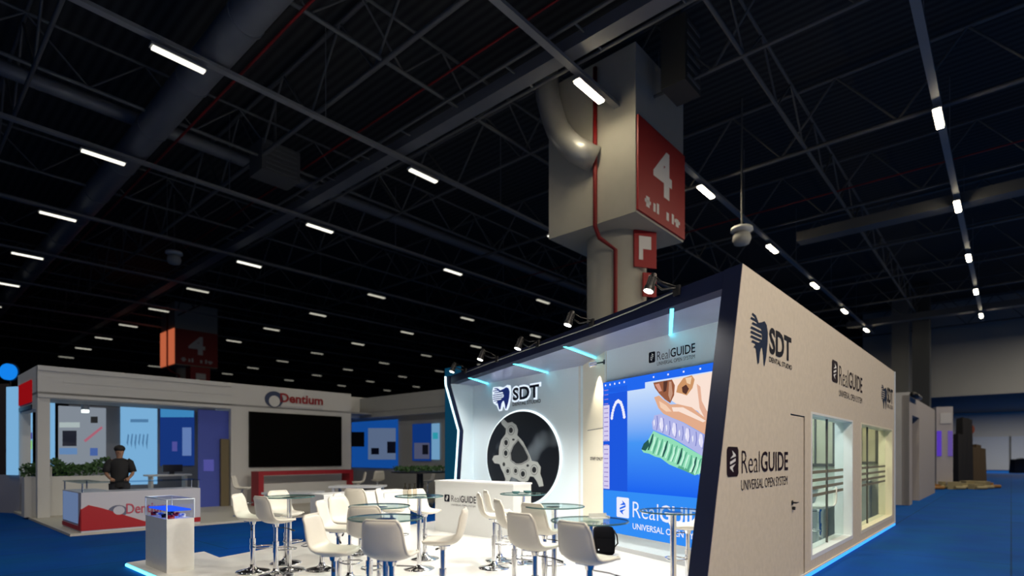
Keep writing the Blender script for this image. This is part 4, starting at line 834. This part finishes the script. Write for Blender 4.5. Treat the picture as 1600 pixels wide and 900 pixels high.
panel(AB, 'wall_poster', 'deep blue poster with pale figure right of the pale lit banner', 'poster', AB.px(250, 303, 638, 728), G('deepblue', 28, 62, 140, .7), [(q4(268, 276, 690, 705), G('violet', 90, 90, 170), 1), (q4(284, 298, 668, 712), G('palefig', 110, 140, 200), 1), (q4(250, 302, 638, 652), G('cyanlight', 70, 150, 210), 1)])
panel(AB, 'lit_banner', 'narrow pale blue lit banner behind the white corner post', 'banner', AB.px(70, 85.5, 628, 728), Lb)
AM = Fr(AF.pt(0, 0, -.22)[:2], U)
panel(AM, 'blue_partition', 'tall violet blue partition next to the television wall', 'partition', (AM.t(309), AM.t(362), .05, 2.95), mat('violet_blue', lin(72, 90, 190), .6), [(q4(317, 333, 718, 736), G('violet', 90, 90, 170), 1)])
panel(AM, 'brown_post', 'narrow olive brown post standing before the violet blue partition', 'post', (AM.t(342), AM.t(354.5), .05, AM.at(342, 686)[1]), mat('olive_brown', lin(112, 100, 72), .6), off=.06, th=.1)
panel(AB, 'side_banner', 'small pale blue and green banner seen through the open side of the left stand', 'banner', AB.px(43, 50.5, 628, 728), Lb, [(q4(43.5, 50, 688, 702), G('palegreen', 150, 220, 140), 1), (q4(44, 50, 676, 686), G('violet', 90, 90, 170), 1)])
# far left things
BF2 = Fr((-16.2, 16.3), (.95, -.3))
panel(BF2, 'lit_banner', 'pale blue lit banner at the far left edge, outside the white stand', 'banner', (BF2.t(13), BF2.t(29), BF2.at(13, 742)[1], BF2.at(13, 605)[1]), Lb)
BF3 = Fr((-19, 18.3), (.95, -.3))
panel(BF3, 'dark_partition', 'dark brown partition cut off by the left edge', 'partition', (BF3.t(-60), BF3.t(14), .0, BF3.at(5, 600)[1]), mat('dark_brown', (.05, .035, .03, 1), .7))
panel(BF2, 'low_white_wall', 'low pale wall at the far left edge beneath the pale blue banner', 'wall panel', (BF2.t(-30), BF2.t(29), .0, BF2.at(13, 742)[1]), mat('pale_violet', (.36, .36, .42, 1), .6), off=-.08)
p = from_px(13, 581, 19.5); t = thing('round_sign', 'round glowing blue sign above the far left edge', 'sign', (p.x, p.y, 0))
a = MB(); a.cyl(p+Vector((0, -.05, 0)), p+Vector((0, .05, 0)), .28, seg=32); obj('disc', a, emis('sign_blue', lin(20, 130, 235), 1.0), t)
a = MB(); a.cyl(p+Vector((0, .06, 0)), p+Vector((0, .1, 0)), .33, seg=32); a.cyl(Vector((p.x, p.y+.08, 0)), p+Vector((0, .08, 0)), .03); obj('post', a, M_black, t)
# planter hedge
HF = Fr(AF.pt(0, 0, -.5)[:2], U)
t = thing('planter_hedge', 'row of low green leafy plants in a pale planter, left part of the neighbouring stand', 'planter', HF.pt(2.3, .05, 0))
x0, x1 = HF.t(38), HF.t(176)
a = MB(); HF.rect(a, x0, x1, .05, 1.05, -.4, 0); pb = obj('planter_box', a, M_bw, t)
a = MB(); random.seed(5)
for k in range(900):
    tt = random.uniform(x0, x1); c = HF.pt(tt, 1.05+random.random()**.7*(.34+.10*math.sin(tt*5)), random.uniform(-.38, .02)); d = Vector((random.gauss(0, 1), random.gauss(0, 1), random.gauss(.4, .8))).normalized(); o_ = d.orthogonal().normalized(); L_ = random.uniform(.07, .13)
    a.add([c, c+d*L_*.5+o_*L_*.3, c+d*L_, c+d*L_*.5-o_*L_*.3], [(0, 1, 2, 3)])
obj('leaves', a, mat('leaf_green', (.035, .10, .025, 1), .6, noise=.4, nscale=6), t)['kind'] = 'stuff'
a = MB(); SF = AL
for k in range(9): SF.rect(a, .35, DEP-.5, .12+.12*k, .17+.12*k, -.3, -.27)
SF.rect(a, .35, DEP-.5, .06, 1.3, -.36, -.33); obj('side_slats', a, M_bw, st)
# reception desk
DF = Fr((-8.55, 11.2), U); D0 = Vector((-8.55, 11.2, .05))
t = thing('reception_desk', 'white reception desk with red wedge and red base at left, glass top', 'desk', D0+hall(1.1, .8))
DL = DF.t(313)
a = MB(); a.prism([D0+hall(*q) for q in ((0, 0), (DL, 0), (DL, .7), (.6, .7), (.6, 1.65), (0, 1.65))], (0, 0, .80)); dbk = obj('desk_body', a, mat('desk_white', (.56, .55, .60, 1), .5), t)
a = MB(); DF.slab(a, [(0, .09), (DL, .09), (DL, .19), (1.1, .19), (.35, .52), (.12, .60), (0, .52)], 0, .012)
DF2 = Fr(tuple((D0+hall(0, 1.65))[:2]), -V); DF2.slab(a, [(0, .09), (1.65, .09), (1.65, .54), (1.55, .40), (1.45, .17), (0, .17)], 0, .012)
obj('red_wedge', a, mat('wedge_red', lin(175, 10, 24), .5), dbk)
a = MB(); DF2.rect(a, .1, 1.4, .22, .83, .0, .014, G('deskpanel', 120, 145, 190, .6)); obj('lit_side_panel', a, None, dbk)
a = MB(); cc = DF.at(184, 799)
DF.slab(a, [(cc[0]+.17*math.cos(k*math.pi/10), cc[1]+.13*math.sin(k*math.pi/10)) for k in range(20)], 0, .01, mat('emblem_grey', (.12, .13, .2, 1), .5)); DF.slab(a, [(cc[0]+.02+.10*math.cos(k*math.pi/10), cc[1]+.02+.09*math.sin(k*math.pi/10)) for k in range(20)], .01, .014, MATS['desk_white'])
text_on(a, DF, 'Dentium', DF.px(197, 262, 787, 803), mat('letter_pink', lin(190, 70, 90), .5), .012, .01); obj('desk_lettering', a, None, dbk)
a = MB(); a.prism([D0+hall(*q, .98) for q in ((.0, 0), (DL, 0), (DL, .5), (.45, .5), (.45, 1.65), (0, 1.65))], (0, 0, .02)); obj('glass_shelf', a, glass('desk_glass', (.7, .78, .85, 1)), t)
a = MB()
for q in ((.03, .03), (DL-.03, .03), (.03, 1.6), (DL-.03, .45), (.42, 1.6)): a.cyl(D0+hall(q[0], q[1], .80), D0+hall(q[0], q[1], .98), .015, seg=8)
obj('shelf_posts', a, M_chrome, t)
# monitor and small tables in the neighbouring stand
MF = Fr(AF.pt(0, 0, -1.6)[:2], U)
t = thing('display_table', 'pale table with a dark monitor right of the seated person', 'table', MF.pt(3.2, .05, 0))
b5 = (MF.t(232), MF.t(300)); a = MB(); MF.rect(a, b5[0], b5[1], .95, 1.0, -.5, 0); MF.rect(a, b5[0]+.1, b5[0]+.16, .05, .95, -.4, -.1); MF.rect(a, b5[1]-.16, b5[1]-.1, .05, .95, -.4, -.1); obj('table_frame', a, M_bw, t)
t = thing('monitor', 'dark monitor on the pale display table of the left stand', 'monitor', MF.pt(3.4, 1.0, 0))
a = MB(); MF.rect(a, MF.t(257), MF.t(288), 1.08, 1.30, -.2, -.15); obj('screen', a, M_black, t)
a = MB(); MF.rect(a, MF.t(268), MF.t(276), 1.0, 1.1, -.24, -.2); obj('foot', a, M_black, t)
# person behind the desk
def person(p, face):
    t = thing('person', 'person with dark hair in a black short sleeved shirt standing behind the left reception desk', 'person', p)
    me = bpy.data.meshes.new('body'); K = {}
    J = [('pel', 0, 0, .93, .15), ('wai', 0, 0, 1.08, .135), ('che', 0, 0, 1.30, .16), ('nec0', 0, 0, 1.45, .075), ('nec', 0, 0, 1.50, .055), ('hd0', 0, .01, 1.56, .075), ('hd1', 0, .01, 1.64, .095), ('hd2', 0, 0, 1.71, .06),
         ('shL', .17, 0, 1.41, .07), ('elL', .25, .05, 1.15, .045), ('wrL', .17, .24, 1.04, .030), ('haL', .14, .30, 1.03, .028), ('shR', -.17, 0, 1.41, .07), ('elR', -.25, .05, 1.15, .045), ('wrR', -.17, .24, 1.04, .030), ('haR', -.14, .30, 1.03, .028),
         ('hiL', .09, 0, .88, .10), ('knL', .10, .02, .48, .06), ('anL', .10, 0, .08, .04), ('toL', .11, .14, .03, .035), ('hiR', -.09, 0, .88, .10), ('knR', -.10, .02, .48, .06), ('anR', -.10, 0, .08, .04), ('toR', -.11, .14, .03, .035)]
    E = [('pel', 'wai'), ('wai', 'che'), ('che', 'nec0'), ('nec0', 'nec'), ('nec', 'hd0'), ('hd0', 'hd1'), ('hd1', 'hd2'), ('che', 'shL'), ('shL', 'elL'), ('elL', 'wrL'), ('wrL', 'haL'), ('che', 'shR'), ('shR', 'elR'), ('elR', 'wrR'), ('wrR', 'haR'), ('pel', 'hiL'), ('hiL', 'knL'), ('knL', 'anL'), ('anL', 'toL'), ('pel', 'hiR'), ('hiR', 'knR'), ('knR', 'anR'), ('anR', 'toR')]
    for s, sg in (('L', 1), ('R', -1)):
        for f in range(5):
            nm = f'f{s}{f}'; x = sg*.14+(f-2)*.016 if f < 4 else sg*.14-sg*.05; yy = .37 if f < 4 else .33
            J.append((nm+'a', x, yy-.03, 1.02, .010)); J.append((nm+'b', x, yy+(.01 if f in (1, 2) else -.0), .995, .008)); E += [('ha'+s, nm+'a'), (nm+'a', nm+'b')]
    ix = {j[0]: i for i, j in enumerate(J)}
    me.from_pydata([j[1:4] for j in J], [(ix[a_], ix[b_]) for a_, b_ in E], []); o = bpy.data.objects.new('body', me); C.objects.link(o); o.parent = t
    md = o.modifiers.new('skin', 'SKIN'); me.skin_vertices
    if not me.skin_vertices: me.attributes
    for i, j in enumerate(J):
        sv = me.skin_vertices[0].data[i]; sv.radius = (j[4], j[4]*.85); sv.use_root = (i == 0)
    md.use_smooth_shade = True; s2 = o.modifiers.new('sub', 'SUBSURF'); s2.levels = 1; s2.render_levels = 1
    me.materials.append(mat('skin', (.35, .19, .12, 1), .6))
    a = MB(); q = Vector(p)
    cs = math.cos(face); sn = math.sin(face); T = lambda x, y, z: q+Vector((x*cs-y*sn, x*sn+y*cs, z))
    for (x, y, z, r, s) in ((0, -.015, 1.69, .108, (1, 1, .8)),): a.ball(T(x, y, z), r, sc=s)
    a.ball(T(0, -.05, 1.63), .09, sc=(1, .8, 1)); obj('hair', a, mat('hair_black', (.01, .009, .008, 1), .7), t)
    a = MB()
    rings = [(.84, .185, .13), (1.0, .17, .125), (1.1, .165, .12), (1.25, .19, .135), (1.38, .205, .125), (1.455, .13, .10), (1.48, .075, .075)]
    vs = [T(rx*math.cos(k*math.pi/10), ry*math.sin(k*math.pi/10), z) for z, rx, ry in rings for k in range(20)]
    a.add(vs, [(i*20+k, i*20+(k+1) % 20, (i+1)*20+(k+1) % 20, (i+1)*20+k) for i in range(len(rings)-1) for k in range(20)], None, True)
    for sg in (1, -1): a.tube([T(sg*.13, 0, 1.42), T(sg*.19, .0, 1.38), T(sg*.225, .03, 1.26), T(sg*.245, .045, 1.17)], .075, 12)
    obj('black_shirt', a, mat('shirt_black', (.010, .010, .012, 1), .8), t)
    a = MB()
    for sg in (1, -1): a.cyl(T(sg*.09, 0, .92), T(sg*.10, .02, .48), .115, .085); a.cyl(T(sg*.10, .02, .49), T(sg*.10, 0, .06), .085, .07)
    obj('dark_trousers', a, mat('trousers', (.02, .022, .03, 1), .8), t)
    a = MB()
    for sg in (1, -1): a.ball(T(sg*.035, .085, 1.635), .010)
    a.ball(T(0, .10, 1.605), .018, sc=(.8, 1, 1.2)); obj('face_details', a, MATS['skin'], t)
    o.rotation_euler = (0, 0, face)
    return t
person(((192-800)/FPX*12.4-.19, 12.4+.17, .05), R(215))
# more white stools around the neighbouring stand (same pattern of shape, further away)
M2 = M_bw
bgs = [(378, 14.4, 10, 'blurred white stool on the neighbouring stand, left of the red framed counter'), (560, 17.5, 200, 'blurred white stool on the neighbouring stand, right of the red framed counter'), (590, 18.8, 120, 'blurred white stool on the neighbouring stand, left of the plant topped table'), (668, 18.2, 200, 'blurred white stool on the neighbouring stand, right of the plant topped table')]
for x, z, th, lab in bgs:
    o = copy_tree(proto); o.location = ((x-800)/FPX*z, z, .05); o.rotation_euler = (0, 0, R(th)); o['label'] = lab; o['group'] = 'blurred stools of the neighbouring stand'
for (x0, x1, z, hgt, lab) in ((418, 500, 14.0, .62, 'long pale low table in front of the red framed counter, left one'), (520, 600, 14.6, .74, 'long pale low table behind the glass tables, right one')):
    X0, X1 = (x0-800)/FPX*z, (x1-800)/FPX*z; t = thing('low_table', lab, 'table', ((X0+X1)/2, z, .05), 'low tables of the neighbouring stand')
    a = MB(); a.box(((X0+X1)/2, z, .05+hgt), (X1-X0, .7, .05)); obj('table_top', a, M_bw, t)
    for sx in (X0+.1, X1-.1):
        for sy in (-.28, .28): a = MB(); a.box((sx, z+sy, .05+hgt/2-.0125), (.06, .06, hgt-.03)); obj('leg', a, M_bw, t)
# third stand behind, with blue posters
BF = Fr((-6.46, 22.6), (.7491, -.6625)); w_ = 5.6
s3 = thing('poster_stand', 'pale trade stand with blue posters, behind and left of the main stand', 'exhibition stand', BF.pt(2.8, 0, -1))
a = MB(); BF.rect(a, -.3, w_+.6, 0, 3.75, -.3, 0); rb = obj('poster_wall', a, mat('rear_stand_pale', (.36, .36, .34, 1), .7), s3)
a = MB(); BF.rect(a, -.3, w_+.6, 3.0, 3.75, 0, .35); BF.rect(a, -.3, w_+.6, 3.2, 3.28, .35, .37, M_bb); obj('rear_header', a, None, s3)
o = [q for q in s3.children if q.name.startswith('rear_header')][0]; o.data.materials.clear(); o.data.materials.append(MATS['rear_stand_pale'])
for p in o.data.polygons: p.material_index = 0
BF = Fr(BF.pt(0, 0, .02)[:2], (.7491, -.6625))
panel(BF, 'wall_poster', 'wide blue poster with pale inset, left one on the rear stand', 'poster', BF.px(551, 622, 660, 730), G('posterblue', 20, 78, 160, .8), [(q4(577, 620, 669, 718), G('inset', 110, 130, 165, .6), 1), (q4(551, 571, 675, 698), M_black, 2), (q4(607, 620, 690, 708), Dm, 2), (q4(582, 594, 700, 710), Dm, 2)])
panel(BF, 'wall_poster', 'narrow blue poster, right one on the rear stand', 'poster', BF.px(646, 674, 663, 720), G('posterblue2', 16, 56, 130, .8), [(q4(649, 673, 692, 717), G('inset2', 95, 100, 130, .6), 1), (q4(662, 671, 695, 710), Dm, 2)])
panel(BF, 'lit_banner', 'slim pale blue lit banner beside the narrow blue poster on the rear stand', 'banner', BF.px(676, 687, 662, 718), G('slim', 120, 170, 210, .8), [(q4(678, 686, 676, 686), G('teal', 50, 170, 190), 1)])
t = thing('teal_banner_wall', 'tall teal blue panel right behind the left edge of the main stand', 'banner', from_px(700, 711, 15.5)); p = from_px(704, 0, 15.8)
a = MB(); q = Fr((-2.05, 16.6), (.72, -.69)); q.rect(a, .12, .75, .0, q.at(700, 575)[1], -.08, 0); obj('panel', a, emis('teal_panel', lin(20, 84, 118), .45), t)
# plant-topped table
p = Vector(((656-800)/FPX*17, 17, .05)); t = thing('plant_topped_table', 'dark round bar table carrying low green plants before the rear stand', 'table', p)
a = MB(); a.cyl(p+Vector((0, 0, 1.02)), p+Vector((0, 0, 1.06)), .85, seg=32); obj('table_top', a, M_black, t)
a = MB(); a.cyl(p, p+Vector((0, 0, 1.02)), .12, .1); a.cyl(p, p+Vector((0, 0, .03)), .4); obj('pedestal', a, M_black, t)
a = MB()
for k in range(350):
    an = random.uniform(0, 6.28); rr = .8*random.random()**.5; c = p+Vector((rr*math.cos(an), rr*math.sin(an), 1.06+random.random()*.12)); d = Vector((random.gauss(0, 1), random.gauss(0, 1), random.gauss(.5, .6))).normalized(); o_ = d.orthogonal().normalized(); L_ = .10
    a.add([c, c+d*L_*.5+o_*.03, c+d*L_, c+d*L_*.5-o_*.03], [(0, 1, 2, 3)])
pp = obj('low_plants', a, MATS['leaf_green']); tag(pp, 'low green plants spread over the dark round bar table', 'plants', kind='stuff')
# light of the neighbouring stand: spots under its canopy
for tt, oo in ((1.6, -1.6), (4.0, -1.4)):
    area('canopy_light', AF.pt(tt, 3.05, oo), 9, .5, .5, (.95, 1, 1), (0, 0, RZU))
t = thing('canopy_spot', 'small bright spot lamp under the canopy of the left stand, above the white poster', 'spotlight', AB.pt(AB.t(128), 2.9, .4))
a = MB(); c = AB.pt(AB.t(128), 2.86, .4); a.cyl(c, c+Vector((0, 0, .08)), .09, seg=16); obj('lens', a, emis('canopy_lens', (.9, 1, .95, 1), 3), t)
a = MB(); a.cyl(c+Vector((0, 0, .08)), c+Vector((0, 0, .25)), .10, seg=16); obj('can', a, M_bb, t)

# ------------------------------------------------------------------ right side of the hall behind the stand
RF0 = Fr((12.6, 17.9), U)      # long pale wall going away
RFv = Fr(tuple((Vector((12.6, 17.9, 0))+hall(0, 2.0))[:2]), -V)
s4 = thing('aisle_stand', 'pale grey trade stand beyond the right end of the main stand', 'exhibition stand', (12.6, 17.9, 0))
M_as = mat('aisle_pale', (.42, .42, .41, 1), .7, noise=.1, nscale=2)
a = MB(); RFv.rect(a, 0, 2.0, 0, 3.6, -.15, 0); obj('front_panel', a, M_as, s4)
a = MB(); RF0.rect(a, 0, .7, 0, 3.5, -.2, 0); RF0.rect(a, .7, 8, 2.9, 3.5, -.2, 0); RF0.rect(a, 2.6, 8, 0, 2.9, -.2, 0); obj('aisle_wall', a, mat('aisle_pinkish', (.40, .37, .35, 1), .7), s4)
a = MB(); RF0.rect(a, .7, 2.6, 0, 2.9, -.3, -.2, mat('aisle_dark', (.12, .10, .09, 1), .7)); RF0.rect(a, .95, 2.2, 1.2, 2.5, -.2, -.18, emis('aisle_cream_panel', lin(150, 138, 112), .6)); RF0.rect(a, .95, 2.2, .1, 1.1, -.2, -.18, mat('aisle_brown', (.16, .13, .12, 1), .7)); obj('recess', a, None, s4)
a = MB(); c = RF0.pt(.35, 3.3, .3)
a.tube([RF0.pt(0, 3.52, .1), RF0.pt(1.6, 3.52, .1)], .09, 8); obj('dark_header_bar', a, M_black, s4)
a = MB()
c = RFv.pt(1.3, 2.6, .25)
for k in range(160):
    d = Vector((random.gauss(0, 1), random.gauss(0, 1), random.gauss(0, 1))).normalized(); q = c+d*.28*random.random(); o_ = d.orthogonal().normalized(); a.add([q, q+d*.05+o_*.03, q+d*.12, q+d*.05-o_*.03], [(0, 1, 2, 3)])
tag(obj('hanging_plant', a, MATS['leaf_green']), 'small green hanging plant on the pale grey panel beyond the stand', 'plant')
# second column-like white unit with violet lights
s5 = thing('violet_lit_stand', 'white stand block with violet light bars further down the right aisle', 'exhibition stand', (20.5, 27, 0))
VF = Fr(((1463-800)/FPX*27.0, 27.0), (.93, -.36)); wv = VF.t(1489)
a = MB(); VF.rect(a, 0, wv, 0, 3.9, -2.5, 0); blk = obj('block', a, mat('violet_stand_white', (.38, .36, .38, 1), .7), s5)
a = MB(); VF.rect(a, .02, .20, 1.55, 2.75, .0, .03); obj('light_bar', a, emis('violet_bar', lin(92, 60, 190), .8), blk)
a = MB(); VF.rect(a, wv-.20, wv-.02, 1.55, 2.75, .0, .03); obj('light_bar', a, emis('violet_bar_dim', lin(110, 88, 170), .7), blk)
a = MB(); VF.rect(a, .15, .6, 3.1, 3.6, 0, .03); obj('logo_plate', a, M_bb, blk)
# dark goods, crates, pallet bundles
def blob(name, lab, cat, x0, x1, y0, y1, z, m, n=5, seed=1):
    random.seed(seed); p = from_px((x0+x1)/2, y1, z); p.z = 0; W_ = (x1-x0)/FPX*z; H_ = CAMH+(HOR-y0)*z/FPX
    t = thing(name, lab, cat, p)
    for k in range(n):
        a = MB(); w2 = W_/n*1.25; cx_ = p.x-W_/2+W_/n*(k+.5); hh = H_*(1-.25*random.random()*(k != n//2))
        a.hexa([(cx_-w2/2, z-.3, 0), (cx_+w2/2, z-.3, 0), (cx_+w2/2, z+.3, 0), (cx_-w2/2, z+.3, 0)], [(cx_-w2*.4, z-.22, hh), (cx_+w2*.42, z-.25, hh*.97), (cx_+w2*.4, z+.2, hh), (cx_-w2*.4, z+.22, hh*.98)])
        obj('wrapped_stack', a, m, t)
blob('black_curtain_stack', 'tall black wrapped stack at the right end of the aisle stands', 'stack of goods', 1492, 1513, 652, 738, 30, mat('wrap_black', (.015, .015, .018, 1), .7), 3, 2)
blob('brown_goods_stack', 'brown and dark stack of goods right of the tall black stack', 'stack of goods', 1513, 1534, 694, 738, 31, mat('wrap_brown', (.10, .07, .04, 1), .7), 3, 3)
blob('dark_trolley', 'dark covered trolley at the right edge near the far shutter', 'trolley', 1582, 1612, 716, 733, 50, M_black, 3, 4)
p = from_px(1513, 671, 31); a = MB(); a.cyl(p+Vector((0, -.1, 0)), p+Vector((0, 0, 0)), .28, seg=20); a.cyl(Vector((p.x, p.y, 0)), p, .05); tag(obj('orange_sign', a, mat('orange', lin(150, 80, 60), .6)), 'dull orange round sign on a post above the brown goods', 'sign')
for k in range(9):
    x = 1458+11*k; z = 26.5+.6*(k % 3); pz = from_px(x, 750, z); a = MB()
    L_ = .9 if k % 2 else .6
    a.box((pz.x, pz.y, .12+.05*(k % 2)), (L_*.5, .5, .24+.1*(k % 2)), .3*k); a.cyl((pz.x-.2, pz.y-.3, .08), (pz.x+.25, pz.y-.32, .08), .08, seg=10)
    tag(obj('packing_bundle', a, mat('bundle_beige', lin(150, 140, 105), .7) if k not in (0, 8) else mat('bundle_yellow', lin(140, 100, 50) , .7)), f'low beige packing bundle on the blue floor of the right aisle, {ORD[k]} from the left', 'bundle', 'packing bundles in the aisle')
# faint tall pillar far right behind the stand
for (x, z, wd, lab) in ((1408, 44, 1.1, 'grey hall pillar rising behind the right end of the stand'), (1440, 40, 1.0, 'dark hall pillar between the stand end and the bulkhead')):
    p = Vector(((x-800)/FPX*z, z, 0)); a = MB(); a.prism([p+hall(-wd/2, -wd/2), p+hall(wd/2, -wd/2), p+hall(wd/2, wd/2), p+hall(-wd/2, wd/2)], (0, 0, HC)); tag(obj('hall_pillar', a, MATS['hall_wall_dark'] if x > 1420 else M_hw), lab, 'pillar')
for o in [bpy.data.objects.get('lettering')]:
    if o: bpy.data.objects.remove(o)

for nm in ('tv_screen', 'tv_black', 'black_fabric'): MATS[nm].node_tree.nodes['Principled BSDF'].inputs['Specular IOR Level'].default_value = .05

for nm in ('navy_ink', 'blue_ink', 'brown_ink'): MATS[nm].node_tree.nodes['Principled BSDF'].inputs['Specular IOR Level'].default_value = .1
